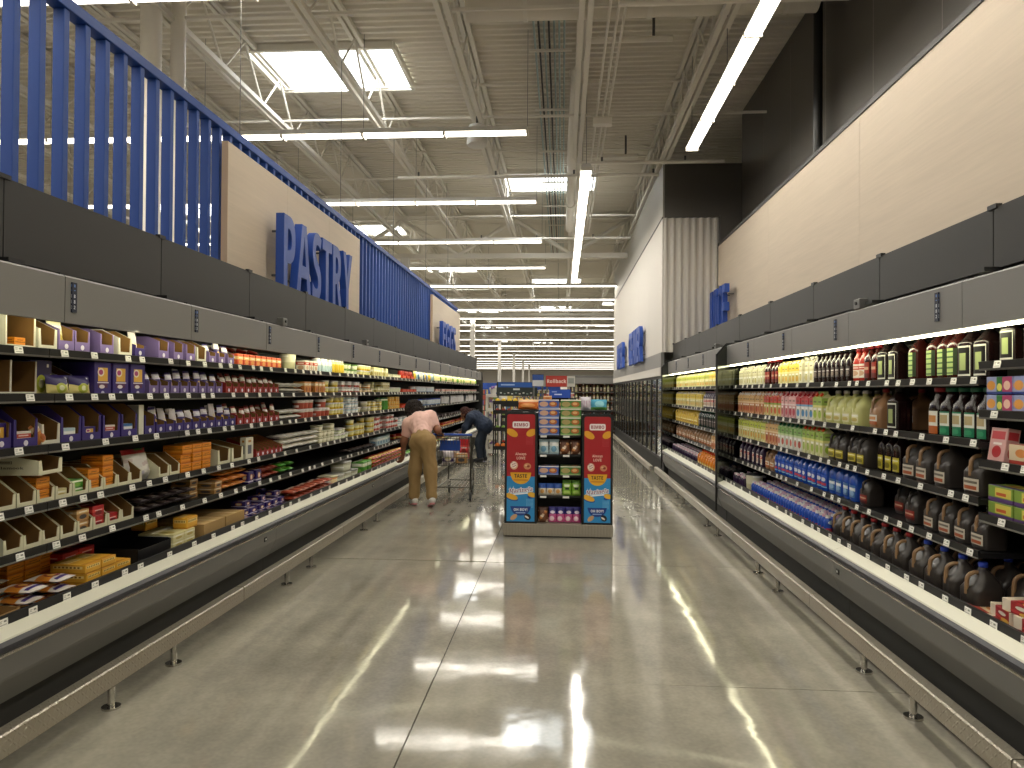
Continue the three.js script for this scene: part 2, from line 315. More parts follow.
// ---------------------------------------------------------------- open refrigerated cases
const SIDE = { left: { s: -1, lip: 2.36 }, right: { s: 1, lip: 1.86 } };
const tagPrint = canvasTex(64, 40, (x) => { x.fillStyle = '#efeee8'; x.fillRect(0, 0, 64, 40); x.fillStyle = '#8a8a84'; x.fillRect(34, 9, 20, 9); x.fillStyle = '#b4b4ae'; x.fillRect(5, 8, 20, 4); x.fillRect(5, 16, 16, 4); x.fillRect(5, 28, 50, 5); });
M.priceTag = std(0xffffff, 0.6, 0, { map: tagPrint });
M.priceTagFace = [M.tagWhite, M.tagWhite, M.tagWhite, M.tagWhite, M.priceTag, M.priceTag];
const aislePrint = canvasTex(32, 128, (x) => { x.fillStyle = '#131c33'; x.fillRect(0, 0, 32, 128); x.fillStyle = '#5c7fc0'; x.fillRect(11, 8, 10, 12); x.fillRect(11, 32, 10, 4); x.fillStyle = '#dfe3ea'; x.font = 'bold 22px sans-serif'; x.textAlign = 'center'; x.fillText('8', 16, 66); x.fillText('8', 16, 90); x.fillText('2', 16, 114); });
M.aisleTag = std(0xffffff, 0.5, 0, { map: aislePrint });
const tagGeo = new THREE.BoxGeometry(0.052, 0.034, 0.003), aisleTagGeo = new THREE.BoxGeometry(0.036, 0.15, 0.008);
function cooler(side, d0, d1, shelves, label, opt = {}) {
  const { s, lip } = SIDE[side], X = (o) => s * (lip + o), P = (pts) => pts.map(([o, y]) => [X(o), y]), mid = (d0 + d1) / 2;
  const c = thing('open_cooler', label, 'cooler', [0, 0, 0]);
  const part = (name, pts, m, a = d0, b = d1) => mesh(name, sweep(P(pts), a + 0.002, b - 0.002), m, c);
  part('cabinet', [[0.14, 0.02], [1.05, 0.02], [1.05, 2.14], [0.16, 2.14], [0.16, 2.02], [0.95, 2.0], [0.95, 0.52], [0.11, 0.47]], M.caseBlack);
  part('kick_plate', [[0.11, 0.0], [0.11, 0.24], [0.14, 0.24], [0.14, 0.0]], M.kick);
  part('lower_panel', [[0.06, 0.228], [0.052, 0.245], [0.004, 0.345], [0, 0.36], [0, 0.452], [0.11, 0.452], [0.11, 0.228]], M.casePanel);
  part('trim', [[-0.004, 0.452], [-0.006, 0.46], [-0.004, 0.468], [0.1, 0.468], [0.1, 0.452]], M.caseTrim);
  part('bumper', [[-0.006, 0.468], [-0.014, 0.48], [-0.012, 0.5], [0.002, 0.518], [0.1, 0.518], [0.1, 0.468]], M.bumper);
  part('lip_strip', [[0.0, 0.518], [0.004, 0.526], [0.068, 0.552], [0.078, 0.552], [0.078, 0.518]], M.lip);
  const dr = part('deck_rail', [[0.079, 0.53], [0.082, 0.592], [0.094, 0.594], [0.094, 0.53]], M.rail);
  const nS = Math.round((d1 - d0) / 1.22), L = (d1 - d0) / nS, cut = opt.cuts || Array.from({ length: nS + 1 }, (_, i) => d0 + L * i);
  const tags = (parent, o, y, a, b, tilt = 0.2) => {
    let d = a + rr(0.03, 0.12);
    while (d < b - 0.04) { const m = new THREE.Mesh(tagGeo, M.priceTagFace); m.name = 'price_tag'; m.castShadow = m.receiveShadow = true; m.position.set(X(o), y + rr(-0.003, 0.003), -d); m.rotation.set(0, -s * Math.PI / 2, 0); m.rotateX(-tilt); parent.add(m); d += rr(0.13, 0.34) * (opt.tagGap || 1); }
  };
  if (opt.tags !== false) tags(dr, 0.0765, 0.567, d0, d1, 0.05);
  for (let i = 0; i < nS; i++) {
    const a = cut[i], b = cut[i + 1], cp = part('canopy_panel', [[0.10, 1.925], [0.098, 2.15], [0.108, 2.16], [0.13, 2.16], [0.128, 1.925]], M.canopy, a + 0.001, b - 0.001);
    const at = opt.tagAt !== undefined ? a + opt.tagAt : a; const m = new THREE.Mesh(aisleTagGeo, M.aisleTag); m.name = 'aisle_tag'; m.position.set(X(0.095), 2.055, -at - 0.03); m.rotation.y = -s * Math.PI / 2; cp.add(m);
    mesh('cap_clip', box(0.06, 0.02, 0.16, X(0.17), 2.165, -(a + 0.1)), M.black, c);
    const list = opt.shelvesAt ? opt.shelvesAt(i) : shelves;
    list.forEach((y, k) => {
      const o = 0.19 + (opt.step && opt.step(i, k) || 0);
      const sh = part('shelf', [[o - 0.012, y - 0.026], [o - 0.016, y + 0.014], [o - 0.004, y + 0.016], [o, y + 0.002], [0.9, y + 0.002], [0.9, y - 0.018], [o, y - 0.024]], M.shelf, a, b);
      mesh('rail_line', sweep(P([[o - 0.0135, y - 0.03], [o - 0.0165, y - 0.021], [o - 0.01, y - 0.021], [o - 0.008, y - 0.03]]), a + 0.004, b - 0.004), M.railLine, sh);
      if (opt.tags !== false) tags(sh, o - 0.018, y - 0.004, a, b);
    });
  }
  const lo = side === 'left' ? [0.135, 0.165] : [0.13, 0.168], lampY = side === 'left' ? 1.942 : 1.91;
  mesh('canopy_lamp', box(lo[1] - lo[0], 0.014, d1 - d0 - 0.05, X((lo[0] + lo[1]) / 2), lampY + 0.011, -mid), M.caseLamp, c);
  areaLight(CASE_COLOR, CASE, 0.028, d1 - d0 - 0.05, [X((lo[0] + lo[1]) / 2), lampY, -mid], [X(side === 'left' ? 0.30 : 0.27), 0.9, -mid]);
  if (opt.end) mesh('end_panel', sweep(P([[0, 0.02], [-0.012, 0.5], [0.05, 0.58], [0.06, 1.9], [0.08, 2.17], [1.06, 2.17], [1.06, 0.02]]), d1, d1 + 0.04), M.black, c);
  if (opt.plate) { const pl = mesh('outlet_plate', box(0.006, 0.035, 0.045, X(-0.002), 0.40, -opt.plate), M.black, c); mesh('socket', box(0.004, 0.012, 0.014, X(-0.006), 0.40, -opt.plate), M.tagWhite, pl); }
  return c;
}
const LS = [1.78, 1.557, 1.305, 1.02, 0.812], RS = [1.672, 1.362, 1.082, 0.82], RS0 = [1.745, 1.51, 1.27, 1.01];
const LC = [2.18 - 3.66, 2.18, 5.84, 9.5, 13.16, 16.82, 21.9];
['behind the photographer', 'nearest, holding purple cheese cartons', 'second along, orange bricks and red trays', 'third along, in front of the shopper in pink', 'fourth along, with orange shelf trays', 'last along, beside the shopper in navy'].forEach((w, i) =>
  cooler('left', LC[i], LC[i + 1], LS, `grey open refrigerated cheese case, ${w}`, { end: i === 5, tagAt: 0.03, plate: i === 1 ? 5.62 : i === 2 ? 8.9 : 0, step: (a, k) => i === 1 && k === 1 && a < 2 ? -0.03 : 0, tags: i > 0, tagGap: i > 3 ? 1.6 : 1 }));
cooler('right', 1.43 - 3.66, 1.43, RS, 'grey open refrigerated juice case behind the photographer', { tags: false });
cooler('right', 1.43, 5.09, RS, 'grey open refrigerated case of dark tea jugs, nearest on the juice side', { tagAt: 0.2, plate: 5.0, cuts: [1.43, 2.5, 3.68, 5.09], shelvesAt: (i) => i < 2 ? RS0 : RS });
cooler('right', 5.09, 8.75, RS, 'grey open refrigerated case of juice cartons and blue bottle packs', { tagAt: 0.2 });
cooler('right', 8.78, 13.5, RS, 'grey open refrigerated orange juice case beyond the glass divider', { tagAt: 0.2, tagGap: 1.4 });
// glass dividers between cases
function divider(d, label) {
  const t = thing('glass_divider', label, 'divider', [0, 0, -d]), R = (o) => 1.86 + o;
  const outline = [[-0.012, 0.47], [-0.012, 2.05], [0.09, 2.17], [0.95, 2.17], [0.95, 0.47]];
  const sh = new THREE.Shape(outline.map(([o, y]) => new THREE.Vector2(R(o), y)));
  mesh('pane', new THREE.ExtrudeGeometry(sh, { depth: 0.01, bevelEnabled: false }).translate(0, 0, -0.005), M.mirror, t);
  mesh('edge_frame', join([box(0.022, 1.87, 0.024, R(-0.016), 1.125, 0), rod([R(-0.016), 2.05, 0], [R(0.09), 2.175, 0], 0.012, 6), box(0.86, 0.02, 0.024, R(0.52), 2.178, 0)]), M.black, t);
  return t;
}
divider(8.765, 'black edged glass divider standing between two juice cases');
divider(13.52, 'black edged glass end panel where the door coolers begin');
// ---------------------------------------------------------------- dark fascia panels on top of the cases
function fascia(side, u, top, joints, label) {
  const s = SIDE[side].s;
  const t = thing('fascia_board', label, 'board');
  for (let i = 0; i + 1 < joints.length; i++) {
    const a = joints[i], b = joints[i + 1], pn = mesh('panel', box(0.012, top - 2.2, b - a - 0.008, s * u, (top + 2.2) / 2, -(a + b) / 2), M.fascia, t);
    mesh('clip', box(0.03, 0.022, 0.07, s * u, top + 0.004, -b), M.black, pn);
    mesh('foot_clip', box(0.09, 0.02, 0.1, s * (u - 0.03), 2.192, -b), M.black, pn);
  }
  mesh('support', box(0.05, 0.05, joints[joints.length - 1] - joints[0], s * (u + 0.05), 2.2, -(joints[0] + joints[joints.length - 1]) / 2), M.black, t);
}
{
  const jl = []; for (let d = 4.52 - 1.33 * 4; d < 21.9; d += 1.33) jl.push(d); jl.push(21.95);
  fascia('left', 2.62, 2.585, jl, 'long dark grey fascia of flat boards along the top of the cheese cases');
  const jr = []; for (let d = 3.59 - 1.235 * 4; d < 13.2; d += 1.235) jr.push(d); jr.push(13.55);
  fascia('right', 2.06, 2.492, jr, 'long dark grey fascia of flat boards along the top of the juice cases');
  const small = (s, u, d, label) => { const b = thing('sensor_box', label, 'sensor', [s * u, 2.16, -d]); mesh('housing', rbox(0.06, 0.07, 0.1, 0.008, 0, 0.035, 0), M.steelGrey, b); mesh('lens', cyl(0.012, 0.01, 0, 0, 0, 10).rotateZ(Math.PI / 2).translate(-s * 0.033, 0.04, 0), M.black, b); };
  small(-1, 2.47, 6.2, 'small grey sensor box on the cheese case canopy under PASTRY'); small(-1, 2.47, 8.9, 'small grey sensor box further along the cheese case canopy');
  small(1, 1.985, 4.95, 'small grey sensor box on the juice case canopy'); small(1, 1.985, 9.4, 'small grey sensor box beyond the glass divider');
}
// ---------------------------------------------------------------- diamond-plate bumper rails on posts
function bumper(side, joint, len, label, out = 0.15) {
  const { s, lip } = SIDE[side], x = s * (lip - out);
  const t = thing('bumper_rail', label, 'bumper', [x, 0, -joint]);
  const s2 = [[0, 0.122], [0, 0.21], [0.006 * s, 0.217], [0.06 * s, 0.217], [0.06 * s, 0.205], [0.012 * s, 0.205], [0.012 * s, 0.122]];
  const g = sweep(s2, 0, len); const p = g.attributes.position, n = g.attributes.normal, uv = g.attributes.uv;
  for (let i = 0; i < p.count; i++) uv.setXY(i, p.getZ(i), Math.abs(n.getY(i)) > 0.7 ? p.getX(i) : p.getY(i));
  g.translate(0, 0, len / 2); mesh('plate', g, M.plate, t);
  for (const q of [-1, 1]) {
    const m = mesh('post', join([cyl(0.017, 0.2, s * 0.03, 0.1, q * 0.29, 10)]), M.chrome, t);
    mesh('foot', cyl(0.045, 0.012, s * 0.03, 0.006, q * 0.29, 14), M.chrome, m);
  }
}
for (let i = 0; i < 9; i++) bumper('left', 1.46 + 2.3 * i, 2.29, `diamond plate bumper rail on posts along the cheese cases, ${ordinal(i + 1)} length`);
bumper('right', 12.67, 1.66, 'diamond plate bumper rail on posts along the juice cases, sixth and shortest length');
for (let i = 0; i < 5; i++) bumper('right', 1.75 + 2.24 * i, 2.23, `diamond plate bumper rail on posts along the juice cases, ${ordinal(i + 1)} length`);
for (let i = 0; i < 5; i++) bumper('right', 14.75 + 2.24 * i, 2.23, `diamond plate bumper rail on posts below the cooler doors, ${ordinal(i + 1)} length`, 0.22);
// ---------------------------------------------------------------- upright glass-door coolers
{
  const x = 1.875;
  for (let k = 0; k < 5; k++) {
    const d0 = 13.62 + k * 2.5, t = thing('door_cooler', `tall black glass-door cooler, ${ordinal(k + 1)} beyond the juice case`, 'cooler', [x, 0, -d0], 0, 'row of glass-door coolers'), L = 2.49;
    mesh('cabinet', join([box(0.05, 2.0, L, 0.9, 1.0, -L / 2), box(0.85, 0.05, L, 0.475, 2.0, -L / 2), box(0.85, 0.22, L, 0.475, 0.11, -L / 2)]), M.caseBlack, t);
    mesh('header', box(0.06, 0.275, L, -0.005, 2.205, -L / 2), M.canopy, t); mesh('header_band', box(0.07, 0.16, L, -0.01, 1.985, -L / 2), M.lightPanel, t);
    mesh('end_wall', box(0.86, 2.0, 0.02, 0.47, 1.0, -0.012), M.caseBlack, t); mesh('inner_lamp', box(0.03, 0.02, L - 0.1, 0.06, 1.875, -L / 2), M.caseLamp, t); if (k < 4) areaLight(CASE_COLOR, CASE, 0.03, L - 0.1, [x + 0.06, 1.862, -(d0 + L / 2)], [x + 0.3, 0.8, -(d0 + L / 2)]);
    mesh('kick_plate', box(0.05, 0.3, L, 0.05, 0.15, -L / 2), M.kick, t);
    for (let i = 0; i < 5; i++) mesh('shelf', box(0.7, 0.02, L - 0.06, 0.45, 0.42 + 0.3 * i, -L / 2), M.steelGrey, t);
    for (let j = 0; j < 3; j++) {
      const c = -(j + 0.5) * L / 3, w = L / 3 - 0.012, dr = mesh('door', join([box(0.035, 1.58, 0.05, 0, 1.11, c + w / 2 - 0.025), box(0.035, 1.58, 0.05, 0, 1.11, c - w / 2 + 0.025), box(0.035, 0.05, w, 0, 1.88, c), box(0.035, 0.05, w, 0, 0.345, c)]), M.black, t);
      mesh('pane', box(0.006, 1.5, w - 0.1, 0, 1.11, c), M.glassPane, dr);
      mesh('handle', join([cyl(0.011, 0.5, -0.055, 1.15, c - w / 2 + 0.03, 8), box(0.04, 0.02, 0.02, -0.035, 0.93, c - w / 2 + 0.03), box(0.04, 0.02, 0.02, -0.035, 1.37, c - w / 2 + 0.03)]), M.steelGrey, dr);
    }
  }
}
// ---------------------------------------------------------------- pipes, tray and speaker under the roof
{
  for (const [x, d, r, w] of [[-4.75, 7.95, 0.115, 'thick'], [-4.62, 8.3, 0.085, 'thinner']]) { const p = thing('roof_pipe', `${w} white vertical roof pipe behind the blue slat screen`, 'pipe', [x, 0, -d]); mesh('pipe', cyl(r, DECK, 0, DECK / 2, 0, 18), M.pipe, p); mesh('coupling', cyl(r + 0.012, 0.12, 0, 4.75, 0, 18), M.pipe, p); }
  const drop = thing('downpipe', 'white roof drain pipe dropping from the deck beside the aisle strip lamp', 'pipe', [0, 0, 0]);
  mesh('elbow', tube([[0.2, 6.85, -11.6], [0.2, 6.6, -11.75], [0.18, 6.35, -12.3], [0.16, 6.1, -13.2], [0.16, 5.95, -14.6], [0.16, 5.9, -19.1]], 0.09, 10, 6), M.pipe, drop); mesh('coupling', rod([0.16, 5.92, -16.5], [0.16, 5.92, -16.7], 0.12, 12), M.pipe, drop); mesh('upper_coupling', rod([0.2, 6.7, -11.64], [0.2, 6.79, -11.6], 0.12, 12), M.pipe, drop);
  const tray = thing('conduit_bundle', 'bundle of pale blue and black conduits running along under the roof deck', 'conduit');
  for (let i = 0; i < 7; i++) mesh('conduit', rod([-0.42 + i * 0.07, 6.62 - (i % 2) * 0.05, 4], [-0.42 + i * 0.07, 6.62 - (i % 2) * 0.05, -26], 0.016, 6), i === 1 || i === 3 ? M.cable : M.conduit, tray);
  for (let i = 0; i < 9; i++) mesh('bracket', box(0.62, 0.03, 0.04, -0.2, 6.54, -(6 + 2.2 * i)), M.steel, tray);
  // sprinkler mains
  for (const [d, y, x0, x1, l] of [[8.0, 5.9, 0.6, 3.1, 'near the lamp over the pale wall'], [13.2, 5.78, 0.3, 2.9, 'over the corrugated block'], [13.75, 5.72, -3.2, 1.8, 'crossing above the second lamp row'], [19.3, 5.7, -2.6, 1.8, 'just before the big truss girder']]) { const p = thing('sprinkler_pipe', `white sprinkler pipe across the roof, ${l}`, 'pipe', [0, y, -d]); mesh('pipe', rod([x0, 0, 0], [x1, 0, 0], 0.032, 10), M.pipe, p); for (let x = x0 + 0.4; x < x1; x += 1.5) mesh('sprinkler_head', cyl(0.02, 0.09, x, 0.06, 0, 8), M.steelGrey, p); }
  for (const [x, d] of [[0.95, 9.75], [1.0, 14.6]]) { const p = thing('sprinkler_branch', `white horizontal branch pipe near the deck, ${d < 10 ? 'nearer' : 'farther'} of two`, 'pipe', [x, 6.35, -d]); mesh('pipe', rod([-0.6, 0, 0], [0.5, 0, 0], 0.04, 10), M.pipe, p); mesh('drop', cyl(0.02, 0.42, 0.25, 0.21, 0, 8), M.steelGrey, p); }
  for (const [x, d, x2] of [[0.45, 0, 0.72]]) { const c = thing('conduit_run', 'pair of slim white conduits beside the joist over the aisle', 'conduit'); for (const q of [0.52, 0.62, 0.7]) mesh('conduit', rod([q, 6.0, 2], [q, 6.0, -20], 0.018, 6), M.steel, c); mesh('junction_box', box(0.3, 0.1, 0.16, 0.62, 5.93, -11.6), M.pipe, c); }
  const sp = thing('ceiling_speaker', 'white cylindrical speaker hanging under a roof joist', 'speaker', [-1.4, 5.56, -11.55]);
  mesh('can', lathe([[0.001, 0], [0.15, 0], [0.165, 0.03], [0.165, 0.24], [0.13, 0.33], [0.001, 0.33]], 24), M.white, sp); mesh('stem', cyl(0.02, 0.16, 0, 0.4, 0, 8), M.steelGrey, sp);
  // roof duct across
  const du = thing('roof_duct', 'round beige duct across the roof near the dark wall', 'duct', [0, 6.3, -8.75]); mesh('duct', rod([-1.2, 0, 0], [3.0, 0, 0], 0.16, 16), M.deck, du); for (const x of [-0.5, 1, 2.6]) mesh('strap', rod([x, 0, 0], [x + 0.05, 0, 0], 0.17, 16), M.steel, du);
}
// ================================================================ products: shapes and prints
function loft(secs, n = 16, a0 = 0, a1 = 2 * Math.PI, caps = true) {        // secs: [y, half width, half depth, exponent, z offset]; angle 0 faces +z
  const full = a1 - a0 > 6.28, pos = [], uv = [], idx = [], S = secs.length;
  secs.forEach(([y, w, d, e = 2, oz = 0, ox = 0], j) => {
    for (let i = 0; i <= n; i++) {
      const a = a0 + (a1 - a0) * i / n, c = Math.sin(a), s = Math.cos(a), k = 2 / e;
      pos.push(ox + w * Math.sign(c) * Math.abs(c) ** k, y, oz + d * Math.sign(s) * Math.abs(s) ** k); uv.push(i / n, j / (S - 1));
    }
  });
  for (let j = 0; j + 1 < S; j++) for (let i = 0; i < n; i++) { const p = j * (n + 1) + i, q = p + n + 1; idx.push(p, p + 1, q, p + 1, q + 1, q); }
  if (caps && full) for (const [j, up] of [[0, 0], [S - 1, 1]]) { const c = pos.length / 3; pos.push(secs[j][5] || 0, secs[j][0], secs[j][4] || 0); uv.push(0.5, up); for (let i = 0; i < n; i++) { const p = j * (n + 1) + i; up ? idx.push(p, p + 1, c) : idx.push(p + 1, p, c); } }
  const g = new THREE.BufferGeometry(); g.setAttribute('position', new THREE.Float32BufferAttribute(pos, 3)); g.setAttribute('uv', new THREE.Float32BufferAttribute(uv, 2)); g.setIndex(idx);
  g.computeVertexNormals();
  if (full) { const nn = g.attributes.normal; for (let j = 0; j < S; j++) { const p = j * (n + 1), q = p + n, v = new THREE.Vector3().fromBufferAttribute(nn, p).add(new THREE.Vector3().fromBufferAttribute(nn, q)).normalize(); nn.setXYZ(p, v.x, v.y, v.z); nn.setXYZ(q, v.x, v.y, v.z); } }
  return g;
}
function pouchGeo(w, h, t, sd = 1, nx = 8, ny = 9) {                       // a filled plastic pouch with flat seals at both ends, standing on its lower seal
  const pos = [], uv = [], idx = [];
  for (const f of [1, -1]) for (let j = 0; j <= ny; j++) for (let i = 0; i <= nx; i++) {
    const u = i / nx * 2 - 1, v = j / ny * 2 - 1, edge = (1 - Math.abs(u) ** 3.2) * (1 - Math.abs(v) ** 5), sag = 1 - 0.35 * Math.max(0, v);
    const wr = 0.16 * noise3(u * 1.6 + sd, v * 1.6, f * 2 + sd) + 0.09 * noise3(u * 4 + sd, v * 4, f + sd * 3);
    pos.push(w / 2 * u * (1 - 0.05 * (1 - v * v)) + 0.004 * noise3(v * 3, u, sd), h * j / ny, f * (t / 2 * edge * sag * (1 + wr) + 0.0008)); uv.push(f > 0 ? i / nx : 1 - i / nx, j / ny);
  }
  const q = (nx + 1) * (ny + 1);
  for (const b of [0, 1]) for (let j = 0; j < ny; j++) for (let i = 0; i < nx; i++) { const p = b * q + j * (nx + 1) + i; b ? idx.push(p, p + nx + 1, p + 1, p + 1, p + nx + 1, p + nx + 2) : idx.push(p, p + 1, p + nx + 1, p + 1, p + nx + 2, p + nx + 1); }
  const g = new THREE.BufferGeometry(); g.setAttribute('position', new THREE.Float32BufferAttribute(pos, 3)); g.setAttribute('uv', new THREE.Float32BufferAttribute(uv, 2)); g.setIndex(idx); g.computeVertexNormals(); return g;
}
const prints = {};
function print(key, draw, w = 128, h = 128, rough = 0.4) { return prints[key] ??= std(0xffffff, rough, 0, { map: canvasTex(w, h, draw) }); }
const fillR = (x, c, a, b, w, h) => { x.fillStyle = c; x.fillRect(a, b, w, h); };
const disc = (x, c, a, b, r, ry = r) => { x.fillStyle = c; x.beginPath(); x.ellipse(a, b, r, ry, 0, 0, 7); x.fill(); };
// generic pack front: ground colour, a band, a picture blob and some lines of small print
function packPrint(key, ground, band, blob, bandAt = 0.12, extra) {
  return print(key, (x, w, h) => {
    fillR(x, ground, 0, 0, w, h); fillR(x, band, 0, h * bandAt, w, h * 0.26);
    disc(x, blob, w * 0.5, h * 0.66, w * 0.3, h * 0.2); fillR(x, 'rgba(255,255,255,.8)', w * 0.18, h * (bandAt + 0.08), w * 0.64, h * 0.08);
    fillR(x, 'rgba(255,255,255,.45)', w * 0.2, h * 0.9, w * 0.6, h * 0.03); if (extra) extra(x, w, h);
  });
}
const C = {
  purple: std(0x3b2c78, 0.6), lavender: std(0x7d6aa3, 0.62), cream: std(0xd9d6b8, 0.65), red: std(0x9c2a26, 0.6), brownIn: std(0x8a6738, 0.85), whiteCard: std(0xdad7c6, 0.65), kraft: std(0xa98a58, 0.8), blackTray: std(0x17171a, 0.4), orangeTray: std(0xd9481f, 0.45), green: std(0x5f8f3c, 0.6),
  emblem: std(0xe6e2ee, 0.5), teaJug: std(0x35302d, 0.3), tanJug: std(0x9c7552, 0.3), lemon: std(0xcfcf86, 0.28), handleTan: std(0x8f7152, 0.35), redCap: std(0xa62a30, 0.4), blueCap: std(0x2a47b8, 0.4), greenCap: std(0x1d6b4c, 0.4), whiteCap: std(0xe8e4e4, 0.4), pinkCap: std(0xd9b3c6, 0.4), blackCap: std(0x151515, 0.4), darkJuice: std(0x1d0f0e, 0.16), amber: std(0x3c1512, 0.16), silver: std(0xb9b9b6, 0.3, 0.4), orangeJuice: std(0xe28a1f, 0.3), blueBottle: std(0x234fae, 0.25), juiceRed: std(0xa5322a, 0.25), greenBottle: std(0x14302a, 0.25), purpleBottle: std(0x31203f, 0.3),
};
